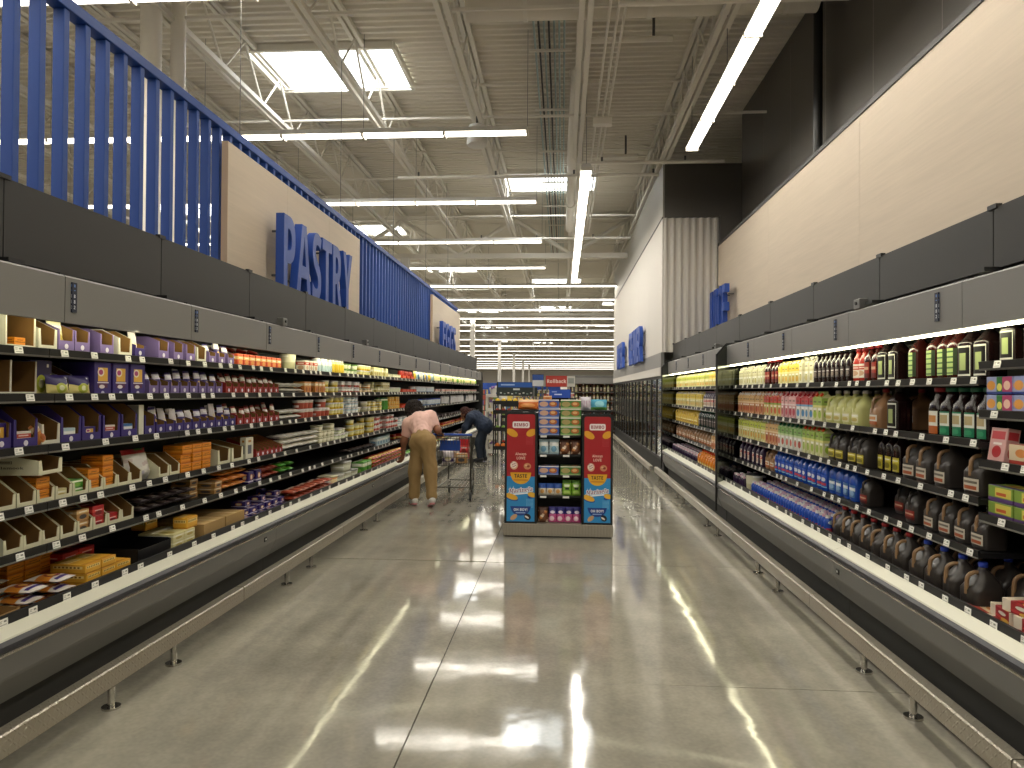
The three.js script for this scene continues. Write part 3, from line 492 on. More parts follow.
const P = {
  shredPurple: packPrint('shredPurple', '#33246e', '#e9e4f0', '#d8b24e', 0.1), shredWhite: packPrint('shredWhite', '#ddd6d8', '#47327c', '#e9ddb0', 0.62), shredRed: packPrint('shredRed', '#8f2723', '#e7dfd2', '#b98d5f', 0.12), creamPouch: packPrint('creamPouch', '#e6e2b4', '#f1efd8', '#cdbb62', 0.1), whiteBag: packPrint('whiteBag', '#e6e3da', '#c9c6bd', '#f2ecd4', 0.1),
  window: print('window', (x, w, h) => { fillR(x, '#37277a', 0, 0, w, h); fillR(x, '#e7b54b', w * 0.2, h * 0.16, w * 0.6, h * 0.42); disc(x, '#efe6d0', w * 0.38, h * 0.3, w * 0.2, h * 0.13); disc(x, '#b5477e', w * 0.38, h * 0.3, w * 0.13, h * 0.08); fillR(x, '#ece7ee', w * 0.16, h * 0.6, w * 0.7, h * 0.035); fillR(x, '#571c4c', w * 0.2, h * 0.64, w * 0.6, h * 0.14); disc(x, '#e6dfe2', w * 0.45, h * 0.74, w * 0.17, h * 0.06); disc(x, '#d8d5ec', w * 0.5, h * 0.92, w * 0.1, h * 0.05); }),
  circle: print('circle', (x, w, h) => { fillR(x, '#2e2266', 0, 0, w, h); x.fillStyle = '#e5d98c'; x.beginPath(); x.moveTo(0, h * 0.45); x.lineTo(w * 0.5, h * 0.62); x.lineTo(w, h * 0.35); x.lineTo(w, h); x.lineTo(0, h); x.fill(); disc(x, '#b9c23c', w * 0.5, h * 0.66, w * 0.24, h * 0.25); disc(x, '#eef0c6', w * 0.5, h * 0.66, w * 0.12, h * 0.13); fillR(x, '#eee', w * 0.75, h * 0.1, w * 0.1, h * 0.1); }),
  orangeBrick: print('orangeBrick', (x, w, h) => { fillR(x, '#e08b22', 0, 0, w, h); fillR(x, '#c86f16', 0, h * 0.82, w, h * 0.18); x.fillStyle = '#5b2f10'; x.font = 'italic bold 24px serif'; x.textAlign = 'center'; x.fillText('Tillamook', w / 2, h * 0.5); fillR(x, '#f0b04c', w * 0.1, h * 0.6, w * 0.8, h * 0.05); fillR(x, '#7d4413', w * 0.25, h * 0.22, w * 0.5, h * 0.05); }),
  yellowBrick: print('yellowBrick', (x, w, h) => { fillR(x, '#e0a93a', 0, 0, w, h); fillR(x, '#f0d68c', w * 0.08, h * 0.2, w * 0.84, h * 0.28); for (let i = 0; i < 7; i++) fillR(x, '#8a5b18', w * (0.12 + i * 0.11), h * 0.25, w * 0.06, h * 0.18); fillR(x, '#c98a24', 0, h * 0.86, w, h * 0.14); }),
  paleBrick: packPrint('paleBrick', '#d9d19a', '#efe9c4', '#bda957', 0.2), redBrick: packPrint('redBrick', '#b32428', '#d94b45', '#7d1418', 0.3), tanBrick: packPrint('tanBrick', '#b98a4f', '#e0c08a', '#4a4544', 0.1), purpleBrick: print('purpleBrick', (x, w, h) => { fillR(x, '#33246f', 0, 0, w, h); fillR(x, '#d8d2e4', 0, h * 0.75, w, h * 0.12); disc(x, '#e39a4b', w * 0.55, h * 0.45, w * 0.24, h * 0.24); fillR(x, '#f0e8d0', w * 0.4, h * 0.3, w * 0.3, h * 0.3); }),
  sausage: packPrint('sausage', '#8e3a24', '#d8b9a4', '#b7563a', 0.1), hotdog: print('hotdog', (x, w, h) => { fillR(x, '#dfd7d0', 0, 0, w, h); fillR(x, '#d98a32', 0, h * 0.3, w, h * 0.4); disc(x, '#7d1d25', w * 0.5, h * 0.55, w * 0.28, h * 0.2); disc(x, '#e8b455', w * 0.5, h * 0.55, w * 0.18, h * 0.12); fillR(x, '#35246c', w * 0.1, h * 0.8, w * 0.8, h * 0.1); }), darkPack: packPrint('darkPack', '#2b2224', '#58494a', '#7d6f66', 0.2), redYellow: packPrint('redYellow', '#b02a1d', '#e8cf5a', '#e3b23a', 0.55), greenPack: packPrint('greenPack', '#4f9a34', '#e9efce', '#86b84a', 0.1), blueTub: packPrint('blueTub', '#3d6ea8', '#dfe7ee', '#8bb0d8', 0.2), yellowTub: packPrint('yellowTub', '#dfc03c', '#f2e9a4', '#b98b2a', 0.15), whiteTub: packPrint('whiteTub', '#e2dfd6', '#b5533f', '#cfcabb', 0.3), paleGreenTub: packPrint('paleGreenTub', '#c9d3a4', '#eef0d8', '#8fa95a', 0.2), redWhite: packPrint('redWhite', '#e3dcd2', '#c14a36', '#c9a58a', 0.15), skyTub: packPrint('skyTub', '#bcd3dc', '#f0f3ef', '#6f9fbb', 0.2), orangeCup: packPrint('orangeCup', '#d95a35', '#f0c98a', '#e89a4a', 0.2), creamTub: packPrint('creamTub', '#cfcaa4', '#e6e2c8', '#a9a074', 0.1), greyTub: packPrint('greyTub', '#a9aa92', '#cccdb9', '#8c8d76', 0.15), orangePack: packPrint('orangePack', '#d98f45', '#efd6a8', '#b5622a', 0.1), pinkBox: print('pinkBox', (x, w, h) => { fillR(x, '#d9a9a4', 0, 0, w, h); fillR(x, '#c43b42', w * 0.1, h * 0.1, w * 0.8, h * 0.24); disc(x, '#b5262e', w * 0.5, h * 0.72, w * 0.28, h * 0.18); fillR(x, '#f4e6e2', w * 0.24, h * 0.44, w * 0.52, h * 0.07); }), berryBox: print('berryBox', (x, w, h) => { fillR(x, '#a3262b', 0, 0, w, h); fillR(x, '#e6d8c4', 0, 0, w * 0.3, h); disc(x, '#d9d4c6', w * 0.65, h * 0.4, w * 0.2, h * 0.16); disc(x, '#e2b44c', w * 0.8, h * 0.85, w * 0.22, h * 0.16); disc(x, '#c93a3e', w * 0.45, h * 0.75, w * 0.16, h * 0.12); }), stroopBox: print('stroopBox', (x, w, h) => { fillR(x, '#dcc8a8', 0, 0, w, h); fillR(x, '#a9382c', 0, h * 0.75, w, h * 0.25); disc(x, '#d98c4c', w * 0.6, h * 0.4, w * 0.26, h * 0.2); }),
  pouches: print('pouches', (x, w, h) => { fillR(x, '#9aa3cf', 0, 0, w, h); fillR(x, '#2d7d3c', w * 0.42, 0, w * 0.22, h); fillR(x, '#b23a6a', w * 0.64, 0, w * 0.36, h); disc(x, '#e8a24c', w * 0.2, h * 0.5, w * 0.17, h * 0.28); disc(x, '#e8e46a', w * 0.53, h * 0.6, w * 0.1, h * 0.22); disc(x, '#f0c9b5', w * 0.82, h * 0.5, w * 0.13, h * 0.26); fillR(x, '#2a3f8c', 0, h * 0.86, w, h * 0.14); }), cupBox: print('cupBox', (x, w, h) => { fillR(x, '#7d9a3c', 0, 0, w, h); fillR(x, '#d8c95a', w * 0.3, h * 0.1, w * 0.65, h * 0.6); fillR(x, '#c45a2c', w * 0.35, h * 0.4, w * 0.4, h * 0.2); fillR(x, '#5a3a7a', 0, h * 0.75, w, h * 0.25); }),
  labelYellow: packPrint('labelYellow', '#b8a92e', '#d8cc50', '#7d7420', 0.1), labelGreen: print('labelGreen', (x, w, h) => { fillR(x, '#e2e4da', 0, 0, w, h); fillR(x, '#1f7a56', 0, h * 0.62, w, h * 0.38); disc(x, '#2f9a6a', w * 0.5, h * 0.82, w * 0.25, h * 0.1); fillR(x, '#b9a87c', w * 0.2, h * 0.15, w * 0.6, h * 0.36); fillR(x, '#1f7a56', 0, 0, w, h * 0.06); }), labelOrange: print('labelOrange', (x, w, h) => { fillR(x, '#e2e0d6', 0, 0, w, h); fillR(x, '#b9622c', 0, h * 0.66, w, h * 0.34); fillR(x, '#c98a4c', w * 0.2, h * 0.2, w * 0.6, h * 0.3); }), labelLime: print('labelLime', (x, w, h) => { fillR(x, '#2a3a22', 0, 0, w, h); fillR(x, '#b4c97c', w * 0.25, 0, w * 0.4, h); for (let i = 0; i < 5; i++) fillR(x, '#3f6a2c', w * 0.25, h * (0.1 + 0.2 * i), w * 0.4, h * 0.06); }), labelRed: print('labelRed', (x, w, h) => { fillR(x, '#8c2a20', 0, 0, w, h); fillR(x, '#c9a48a', w * 0.15, h * 0.3, w * 0.7, h * 0.18); fillR(x, '#5c1712', 0, h * 0.7, w, h * 0.3); }), labelPlain: print('labelPlain', (x, w, h) => { fillR(x, '#c9c2b2', 0, 0, w, h); fillR(x, '#a9542c', w * 0.2, h * 0.6, w * 0.6, h * 0.3); fillR(x, '#6a6358', w * 0.15, h * 0.2, w * 0.7, h * 0.2); }), labelOutline: print('labelOutline', (x, w, h) => { fillR(x, '#14120f', 0, 0, w, h); x.strokeStyle = '#d8d8cc'; x.lineWidth = 8; x.strokeRect(6, 6, w - 12, h - 12); fillR(x, '#a9b878', w * 0.4, h * 0.25, w * 0.22, h * 0.55); }), labelBlue: print('labelBlue', (x, w, h) => { fillR(x, '#2a54b8', 0, 0, w, h); disc(x, '#dfe6ee', w * 0.5, h * 0.35, w * 0.3, h * 0.16); fillR(x, '#c43a4a', w * 0.1, h * 0.62, w * 0.8, h * 0.2); fillR(x, '#7cc0e0', 0, h * 0.9, w, h * 0.1); }),
};
function cartonPrint(key, base, top, fruit, roof) { return print('ct' + key, (x, w, h) => { fillR(x, base, 0, 0, w, h); fillR(x, top, 0, 0, w, h * 0.3); disc(x, fruit, w * 0.5, h * 0.68, w * 0.34, h * 0.16); fillR(x, roof, 0, h * 0.3, w, h * 0.08); fillR(x, 'rgba(255,255,255,.8)', w * 0.15, h * 0.42, w * 0.7, h * 0.08); fillR(x, 'rgba(70,60,40,.5)', w * 0.2, h * 0.12, w * 0.6, h * 0.07); fillR(x, 'rgba(90,120,60,.6)', w * 0.3, h * 0.52, w * 0.3, h * 0.05); fillR(x, 'rgba(255,255,255,.55)', w * 0.1, h * 0.9, w * 0.35, h * 0.06); }, 64, 128); }
const CT = { cream: cartonPrint('cream', '#e3e0c8', '#d9d5b4', '#c9c07c', '#cfcaa0'), yellow: cartonPrint('yellow', '#ddd39a', '#e2c84a', '#d8ab2c', '#f0e6a8'), pink: cartonPrint('pink', '#d8a0a4', '#e6b4b4', '#b8304a', '#f2dede'), redYellow: cartonPrint('redYellow', '#e0cf8c', '#c9483a', '#d8602c', '#8db04a'), blue: cartonPrint('blue', '#e8e6e0', '#c43d44', '#4a8fc4', '#6fb0d8'), lime: cartonPrint('lime', '#dcdca4', '#a3c05c', '#a9c83a', '#e8e48c'), green: cartonPrint('green', '#e3e4da', '#8db56c', '#c9503c', '#cfe0b0'), orange: cartonPrint('orange', '#cf9468', '#d8b078', '#b8502a', '#f0d8b4'), citrus: cartonPrint('citrus', '#e6dfa0', '#c8d05a', '#e0a82c', '#f0ecc0') };

// ---- prototypes: each returns a Group whose children are the parts; front faces +z, base at y = 0
const protoCache = {};
const proto = (key, make) => protoCache[key] ??= make();
const part = (g, name, geo, mat) => { const m = new THREE.Mesh(geo, mat); m.name = name; m.castShadow = m.receiveShadow = true; g.add(m); return m; };
const G = () => new THREE.Group();
function panel(pts, t) { return new THREE.ExtrudeGeometry(new THREE.Shape(pts.map((p) => new THREE.Vector2(...p))), { depth: t, bevelEnabled: false }); }
// open display carton: printed card outside, plain card inside, cut-away front
function carton(key, w, h, d, outer, inner, { lip = 0.04, col = 0.012, colH = h * 0.72, slope = 0.5, emblem = null, text = null } = {}) {
  return proto('carton' + key, () => {
    const g = G(), t = 0.0025, x = w / 2;
    const front = (a, y0, o) => panel([[-a, y0], [a, y0], [a, colH - o], [a - col * 0.7, colH - o], [a - col, lip - o], [-a + col, lip - o], [-a + col * 0.7, colH - o], [-a, colH - o]], t);
    const sidePts = (a, b, y0, o) => [[-a, y0], [b, y0], [b, colH - o], [b - d * slope, h - o], [-a, h - o]];
    const shell = (a, dd, y0, o) => join([front(a, y0, o).translate(0, 0, dd / 2 - t), panel(sidePts(dd / 2, dd / 2, y0, o), t).rotateY(-Math.PI / 2).translate(-a + t, 0, 0), panel(sidePts(dd / 2, dd / 2, y0, o), t).rotateY(-Math.PI / 2).translate(a, 0, 0), box(2 * a, h - o - y0, t, 0, (h - o + y0) / 2, -dd / 2 + t / 2), box(2 * a, t, dd, 0, y0 + t / 2, 0)]);
    part(g, 'carton', shell(x, d, 0, 0), outer); part(g, 'lining', shell(x - 0.0028, d - 0.0056, 0.0028, 0.0008), inner);
    if (emblem) part(g, 'emblem', cyl(Math.min(0.014, lip * 0.38), 0.001, 0, 0, 0, 14).rotateX(Math.PI / 2).translate(0, lip * 0.52, d / 2 + 0.0006), emblem);
    if (text) part(g, 'printed_panel', new THREE.PlaneGeometry(d * 0.7, h * 0.5).rotateY(-Math.PI / 2).translate(-x - 0.0012, h * 0.48, 0.0), text);
    return g;
  });
}
const tillaPrint = print('tilla', (x, w, h) => { fillR(x, '#d9d6b8', 0, 0, w, h); x.strokeStyle = '#4a473c'; x.lineWidth = 4; x.strokeRect(30, 14, 130, 26); fillR(x, '#77735f', 36, 20, 118, 14); x.fillStyle = '#3a382f'; x.font = 'bold 34px serif'; x.textAlign = 'center'; x.fillText('Tillamook', 140, 96); }, 256, 112, 0.65);
const pouchProto = (key, w, h, t, mat, sd) => proto('pouch' + key, () => { const g = G(); part(g, 'pouch', pouchGeo(w, h, t, sd), mat); return g; });
const brickProto = (key, w, h, d, mat) => proto('brick' + key, () => { const g = G(); part(g, 'box', rbox(w, h, d, Math.min(w, h, d) * 0.06, 0, h / 2, 0), mat); return g; });
const tubProto = (key, r, h, mat, lidMat) => proto('tub' + key, () => { const g = G(); part(g, 'tub', lathe([[0.001, 0], [r * 0.84, 0], [r * 0.87, 0.004], [r * 0.97, h * 0.9], [r * 0.96, h]], 18), mat); part(g, 'lid', lathe([[0.001, h + 0.008], [r * 0.97, h + 0.008], [r * 1.02, h + 0.004], [r * 1.02, h - 0.006], [r * 0.98, h - 0.006]], 18), lidMat); return g; });
const squareTub = (key, w, d, h, mat, lidMat) => proto('sqtub' + key, () => { const g = G(); part(g, 'tub', loft([[0, w * 0.42, d * 0.42, 5], [0.004, w * 0.44, d * 0.44, 5], [h, w * 0.49, d * 0.49, 5]], 20), mat); part(g, 'lid', loft([[h - 0.006, w * 0.5, d * 0.5, 5], [h + 0.006, w * 0.5, d * 0.5, 5], [h + 0.009, w * 0.46, d * 0.46, 5]], 20), lidMat); return g; });
const jarProto = (key, r, h, mat, lid) => proto('jar' + key, () => { const g = G(); part(g, 'jar', lathe([[0.001, 0], [r * 0.9, 0], [r, 0.006], [r, h * 0.8], [r * 0.8, h * 0.9], [r * 0.78, h]], 18), mat); part(g, 'lid', cyl(r * 0.82, h * 0.12, 0, h + h * 0.02, 0, 18), lid); return g; });
// moulded jug with a handle in front, as for milk or tea
function jug(key, w, h, body, cap, label, handleMat) {
  return proto('jug' + key, () => {
    const g = G(), a = w / 2, s = h / 0.26;
    part(g, 'jug', loft([[0, a * 0.9, a * 0.9, 4], [0.008 * s, a * 0.98, a * 0.98, 4], [0.07 * s, a, a, 4.5], [0.125 * s, a, a, 4.5], [0.15 * s, a * 0.96, a * 0.86, 4, -a * 0.1], [0.18 * s, a * 0.82, a * 0.62, 3, -a * 0.16], [0.205 * s, a * 0.6, a * 0.44, 2.5, -a * 0.14], [0.222 * s, a * 0.3, a * 0.3, 2, -a * 0.08], [0.228 * s, 0.019, 0.019, 2, -a * 0.08], [0.24 * s, 0.019, 0.019, 2, -a * 0.08]], 20), body);
    part(g, 'handle', tube([[0, 0.21 * s, a * 0.1], [0, 0.208 * s, a * 0.55], [0, 0.19 * s, a * 0.86], [0, 0.15 * s, a * 0.94], [0, 0.105 * s, a * 0.95]], 0.0105, 8, 3), handleMat);
    part(g, 'cap', lathe([[0.001, 0.262 * s], [0.018, 0.262 * s], [0.0215, 0.257 * s], [0.0215, 0.238 * s], [0.001, 0.238 * s]], 14).translate(0, 0, -a * 0.08), cap);
    if (label) part(g, 'label', loft([[0.028 * s, a * 1.012, a * 1.012, 4.5], [0.092 * s, a * 1.012, a * 1.012, 4.5]], 10, -0.62, 0.62), label);
    return g;
  });
}
function bottle(key, w, d, h, body, cap, label, { ex = 4, sh = 0.7, lab = [0.12, 0.58], arc = 0.75, neck = 0.019, grip = 1 } = {}) {
  return proto('bottle' + key, () => {
    const g = G(), a = w / 2, b = d / 2;
    part(g, 'bottle', loft([[0, a * 0.88, b * 0.88, ex], [h * 0.02, a * 0.97, b * 0.97, ex], [h * lab[0], a, b, ex], [h * lab[1], a, b, ex], [h * (lab[1] + 0.04), a * grip, b * grip, ex], [h * sh, a * 0.96 * grip, b * 0.96 * grip, Math.max(2, ex - 0.5)], [h * (sh + 0.1), a * 0.68, b * 0.68, 2.4], [h * (sh + 0.18), neck * 1.15, neck * 1.15, 2], [h * 0.93, neck, neck, 2]], 20), body);
    part(g, 'cap', lathe([[0.001, h], [neck * 1.15, h], [neck * 1.3, h * 0.99], [neck * 1.3, h * 0.915], [0.001, h * 0.915]], 14), cap);
    if (label) part(g, 'label', loft([[h * lab[0], a * 1.015, b * 1.015, ex], [h * lab[1], a * 1.015, b * 1.015, ex]], 12, -arc, arc), label);
    return g;
  });
}
const roundBottle = (key, r, h, body, cap, label) => bottle(key, r * 2, r * 2, h, body, cap, label, { ex: 2, sh: 0.66, lab: [0.14, 0.55], arc: 1.5, grip: 0.97 });
function gable(key, w, d, h, mat, cap) {
  return proto('gable' + key, () => {
    const g = G(), bh = h * 0.78, a = w / 2, b = d / 2;
    part(g, 'carton', rbox(w, bh, d, 0.003, 0, bh / 2, 0), mat);
    const pr = panel([[-b, 0], [b, 0], [0.004, h - bh - 0.02], [0.004, h - bh], [-0.004, h - bh], [-0.004, h - bh - 0.02]], w - 0.002).translate(0, 0, -(w - 0.002) / 2).rotateY(Math.PI / 2).translate(0, bh - 0.001, 0);
    const gt = part(g, 'gable_top', pr, mat);
    const ang = Math.atan2(h - bh - 0.02, b); part(g, 'cap', cyl(0.016, 0.016, 0, 0.006, 0, 12).rotateX(Math.PI / 2 - ang).translate(0, bh + (h - bh) * 0.42, b * 0.55), cap); return g;
  });
}
function pack6(key, label, capA, capB) {                                    // shrink-wrapped pack of six small bottles
  return proto('pack' + key, () => {
    const g = G(), r = 0.032, h = 0.15;
    for (let i = 0; i < 3; i++) for (let j = 0; j < 2; j++) {
      const bt = part(g, 'bottle', loft([[0, r * 0.86, r * 0.86], [0.005, r * 0.98, r * 0.98], [0.05, r, r], [0.085, r * 0.9, r * 0.9], [0.105, r, r], [0.125, r * 0.7, r * 0.7], [0.135, 0.017, 0.017]], 12), label); bt.position.set((i - 1) * 0.066, 0, (j - 0.5) * 0.066);
      const cp = part(bt, 'cap', cyl(0.019, 0.02, 0, 0.145, 0, 10), (i + j) % 2 ? capA : capB);
    }
    return g;
  });
}
// ---- placing on shelves; labels are written once every shelf is filled
const placed = [];
const SHELF = {};
LS.forEach((y, i) => SHELF['L' + (i + 1)] = { side: 'left', y: y + 0.003, o: 0.207, say: ['top shelf', 'second shelf', 'third shelf', 'fourth shelf', 'lowest shelf'][i] + ', cheese case' });
SHELF.L0 = { side: 'left', y: 0.497, o: 0.115, say: 'bottom deck, cheese case' };
RS.forEach((y, i) => SHELF['R' + (i + 1)] = { side: 'right', y: y + 0.003, o: 0.207, say: ['top shelf', 'second shelf', 'third shelf', 'lowest shelf'][i] + ', juice case' });
SHELF.R0 = { side: 'right', y: 0.497, o: 0.115, say: 'bottom deck, juice case' };
RS.forEach((y, i) => SHELF['S' + (i + 1)] = { side: 'right', y: y + 0.003, o: 0.207, say: ['top shelf', 'second shelf', 'third shelf', 'lowest shelf'][i] + ' beyond glass divider' });
SHELF.S0 = { side: 'right', y: 0.497, o: 0.115, say: 'bottom deck beyond glass divider' };
RS0.forEach((y, i) => SHELF['N' + (i + 1)] = { side: 'right', y: y + 0.003, o: 0.207, say: ['top', 'second', 'third', 'lowest'][i] + ' shelf at the photo edge' });
function put(sk, pr, name, look, cat, d, { back = 0, lift = 0, yaw = 0, pitch = 0, roll = 0, depth = 0.1, group, lay = 0 } = {}) {
  const sh = SHELF[sk], { s, lip } = SIDE[sh.side], o = pr.clone(); o.name = numbered(name); scene.add(o);
  const deckRise = sk[1] === '0' ? (back + depth / 2) * 0.06 : 0;
  o.position.set(s * (lip + sh.o + back + depth / 2), sh.y + lift + deckRise, -d);
  o.rotation.order = 'YXZ'; o.rotation.set(pitch, -s * Math.PI / 2 + yaw, roll);
  o.userData.category = cat; if (group) o.userData.group = group;
  if (sk === 'R4' || sk === 'S4' || sk === 'N1') o.scale.setScalar(0.87); else if ((sk === 'R1' || sk === 'S1') && name === 'juice_carton') o.scale.setScalar(0.88);
  placed.push({ o, sk, look, d, lay, back }); return o;
}
function labelAll() {
  const by = {}; for (const p of placed) (by[p.sk + '|' + p.look] ??= []).push(p);
  for (const list of Object.values(by)) {
    list.sort((a, b) => a.d - b.d || a.lay - b.lay || a.back - b.back);
    list.forEach((p, i) => { p.o.userData.label = list.length === 1 ? `${p.look}, ${SHELF[p.sk].say}` : `${p.look}, ${ordinal(i + 1)} from near end, ${SHELF[p.sk].say}`; if (list.length > 2) p.o.userData.group ??= `${p.look.split(' ').slice(0, 5).join(' ')} items on ${SHELF[p.sk].say}`; });
  }
}
function run(sk, d0, d1, w, fn) { const n = Math.max(1, Math.floor((d1 - d0) / w + 0.01)), st = (d1 - d0) / n; for (let i = 0; i < n; i++) fn(d0 + st * (i + 0.5), i, sk); }
// ================================================================ filling the cheese case
const LV = { pur: carton('pur', 0.112, 0.175, 0.24, C.purple, C.brownIn, { lip: 0.06, emblem: C.emblem }), lav: carton('lav', 0.118, 0.15, 0.24, C.lavender, C.brownIn, { lip: 0.062, colH: 0.12, slope: 0.3, emblem: C.emblem }), red: carton('red', 0.105, 0.14, 0.24, C.red, C.brownIn, { lip: 0.06, colH: 0.085, slope: 0.75, emblem: C.emblem }), purLow: carton('purLow', 0.105, 0.135, 0.24, C.purple, C.brownIn, { lip: 0.062, colH: 0.08, slope: 0.75, emblem: C.emblem }), lavLow: carton('lavLow', 0.105, 0.14, 0.24, C.lavender, C.brownIn, { lip: 0.06, colH: 0.085, slope: 0.7, emblem: C.emblem }), cream: carton('cream', 0.122, 0.15, 0.3, C.cream, C.brownIn, { lip: 0.028, col: 0.02, colH: 0.075, slope: 0.34 }), kraftBig: carton('kraftBig', 0.19, 0.17, 0.28, C.whiteCard, C.brownIn, { lip: 0.02, col: 0.01, colH: 0.17, slope: 0.05 }), white: carton('white', 0.13, 0.16, 0.26, C.whiteCard, C.brownIn, { lip: 0.03, col: 0.02, colH: 0.11, slope: 0.4 }), tilla: carton('tilla', 0.2, 0.165, 0.34, C.cream, C.brownIn, { lip: 0.03, col: 0.035, colH: 0.115, slope: 0.6, text: tillaPrint }), redThin: carton('redThin', 0.088, 0.16, 0.26, C.red, C.brownIn, { lip: 0.05, colH: 0.07, slope: 0.9, emblem: C.emblem }), orangeTray: carton('orangeTray', 0.24, 0.06, 0.3, C.orangeTray, C.orangeTray, { lip: 0.055, colH: 0.058, slope: 0.2 }) };
const PO = { pur: [0, 1, 2].map((i) => pouchProto('pur' + i, 0.08, 0.15, 0.035, P.shredPurple, 3 + i)), white: [0, 1, 2].map((i) => pouchProto('white' + i, 0.078, 0.155, 0.036, P.shredWhite, 13 + i)), red: [0, 1].map((i) => pouchProto('red' + i, 0.076, 0.15, 0.035, P.shredRed, 23 + i)), cream: [0, 1].map((i) => pouchProto('cream' + i, 0.11, 0.16, 0.045, P.creamPouch, 33 + i)), bag: [0, 1, 2].map((i) => pouchProto('bag' + i, 0.13, 0.17, 0.05, P.whiteBag, 43 + i)), sausage: [0, 1].map((i) => pouchProto('sausage' + i, 0.13, 0.19, 0.045, P.sausage, 53 + i)), hotdog: [0, 1].map((i) => pouchProto('hotdog' + i, 0.13, 0.19, 0.05, P.hotdog, 63 + i)), dark: [0, 1].map((i) => pouchProto('dark' + i, 0.12, 0.17, 0.045, P.darkPack, 73 + i)), circle: [0, 1].map((i) => pouchProto('circle' + i, 0.17, 0.105, 0.05, P.circle, 83 + i)), redYellow: [0].map((i) => pouchProto('ry' + i, 0.13, 0.17, 0.05, P.redYellow, 93)), green: [pouchProto('grn', 0.12, 0.15, 0.05, P.greenPack, 97)], yellow: [pouchProto('ylw', 0.13, 0.17, 0.05, P.yellowTub, 101), pouchProto('ylw2', 0.13, 0.17, 0.05, P.creamPouch, 105)], blue: [pouchProto('blu', 0.12, 0.17, 0.05, P.blueTub, 107), pouchProto('blu2', 0.12, 0.17, 0.05, P.skyTub, 109)] };
const trayWith = (tr, name, look, po, plook, w) => (d, i, sk) => {
  put(sk, tr, name, look, 'carton', d, { depth: 0.24 });
  if (po && rnd() < 0.85) { const n = rnd() < 0.6 ? 2 : 1; for (let k = 0; k < n; k++) put(sk, pick(po), 'cheese_pouch', plook + (k ? ' behind its neighbour' : ''), 'cheese bag', d, { back: 0.012 + 0.07 * k + rr(0, 0.01), depth: 0.05, lift: 0.01, pitch: rr(-0.22, -0.08), roll: rr(-0.05, 0.05), yaw: rr(-0.04, 0.04) }).scale.y = rr(0.78, 1.12); }
};
const stack = (pr, name, look, cat, n, h, depth, jit = 0.003) => (d, i, sk) => { const most = typeof n === 'function' ? n(i) : n, gone = rnd(), set = rnd() < 0.2 ? rr(0.03, 0.09) : 0; if (gone < 0.05) return; for (let k = 0; k < (gone < 0.3 ? Math.max(1, most - 1) : most); k++) put(sk, pr, name, look + (k ? k > 1 ? ' third up' : ' second up' : ''), cat, d + rr(-jit, jit), { depth, lift: k * h + 0.001, back: set + rr(0, 0.01), yaw: rr(-0.05, 0.05), lay: k }); };
const LY = 0.052;                                                          // pitch of packs laid on one another
const lying = (list, name, look, cat, n, t, h, back = 0) => (d, i, sk) => { for (let k = 0; k < n; k++) put(sk, pick(list), name, look, cat, d + rr(-0.006, 0.006), { depth: 0, lift: 0.004 + LY * (k + 0.5), back: back + rr(0, 0.015), pitch: -Math.PI / 2 + rr(-0.02, 0.02), yaw: rr(-0.06, 0.06), lay: k }).scale.z = 0.72; };
// --- top shelf
put('L1', LV.kraftBig, 'display_carton', 'large open brown-lined carton with white sides', 'carton', 3.25, { depth: 0.28 });
put('L1', brickProto('or1', 0.07, 0.05, 0.05, P.orangeBrick), 'cheese_block', 'small orange cheese pack inside the big open carton', 'cheese', 3.27, { depth: 0.05, back: 0.02, lift: 0.007 });
put('L1', LV.white, 'display_carton', 'narrow open white carton with brown lining', 'carton', 3.43, { depth: 0.26 });
for (const d of [3.565, 3.69, 3.9, 4.48, 4.66, 4.82]) put('L1', LV.lav, 'display_carton', 'lavender cut-front carton with pale emblem', 'carton', d, { depth: 0.24 });
put('L1', PO.cream[0], 'cheese_pouch', 'cream pouch standing up in lavender carton', 'cheese bag', 3.565, { back: 0.03, depth: 0.05, lift: 0.01, pitch: -0.12 });
put('L1', LV.white, 'display_carton', 'white cut-front carton beside purple carton', 'carton', 4.07, { depth: 0.26 });
put('L1', LV.purLow, 'display_carton', 'dark purple low carton holding upright pouch', 'carton', 4.22, { depth: 0.24 });
put('L1', PO.white[0], 'cheese_pouch', 'pale pouch upright in dark purple carton', 'cheese bag', 4.22, { back: 0.02, depth: 0.05, lift: 0.01, pitch: -0.1 });
put('L1', LV.white, 'display_carton', 'white cut-front carton after lavender ones', 'carton', 4.97, { depth: 0.26 });
run('L1', 5.06, 5.5, 0.112, trayWith(LV.lavLow, 'display_carton', 'low lavender carton with sloping sides', PO.pur, 'purple cheese pouch'));
run('L1', 5.54, 6.44, 0.112, (d, i, sk) => { put(sk, brickProto('oc', 0.1, 0.1, 0.12, P.orangeCup), 'snack_box', 'small orange-red snack box', 'box', d, { depth: 0.12 }); if (i % 2) put(sk, PO.red[i % 2], 'cheese_pouch', 'crumpled red pouch lying over orange boxes', 'cheese bag', d, { depth: 0, lift: 0.135, back: 0.2, pitch: -1.35, yaw: rr(-0.5, 0.5) }); });
put('L1', tubProto('bigcream', 0.075, 0.15, P.creamTub, C.cream), 'dip_tub', 'tall cream tub standing alone', 'tub', 6.78, { depth: 0.15 });
run('L1', 7.05, 7.45, 0.13, stack(brickProto('rw', 0.11, 0.11, 0.1, P.redWhite), 'snack_box', 'red and white box', 'box', 1, 0.11, 0.1));
run('L1', 7.45, 7.95, 0.12, stack(jarProto('sky', 0.05, 0.14, P.skyTub, C.whiteCap), 'dip_jar', 'pale blue jar', 'jar', 1, 0.14, 0.1));
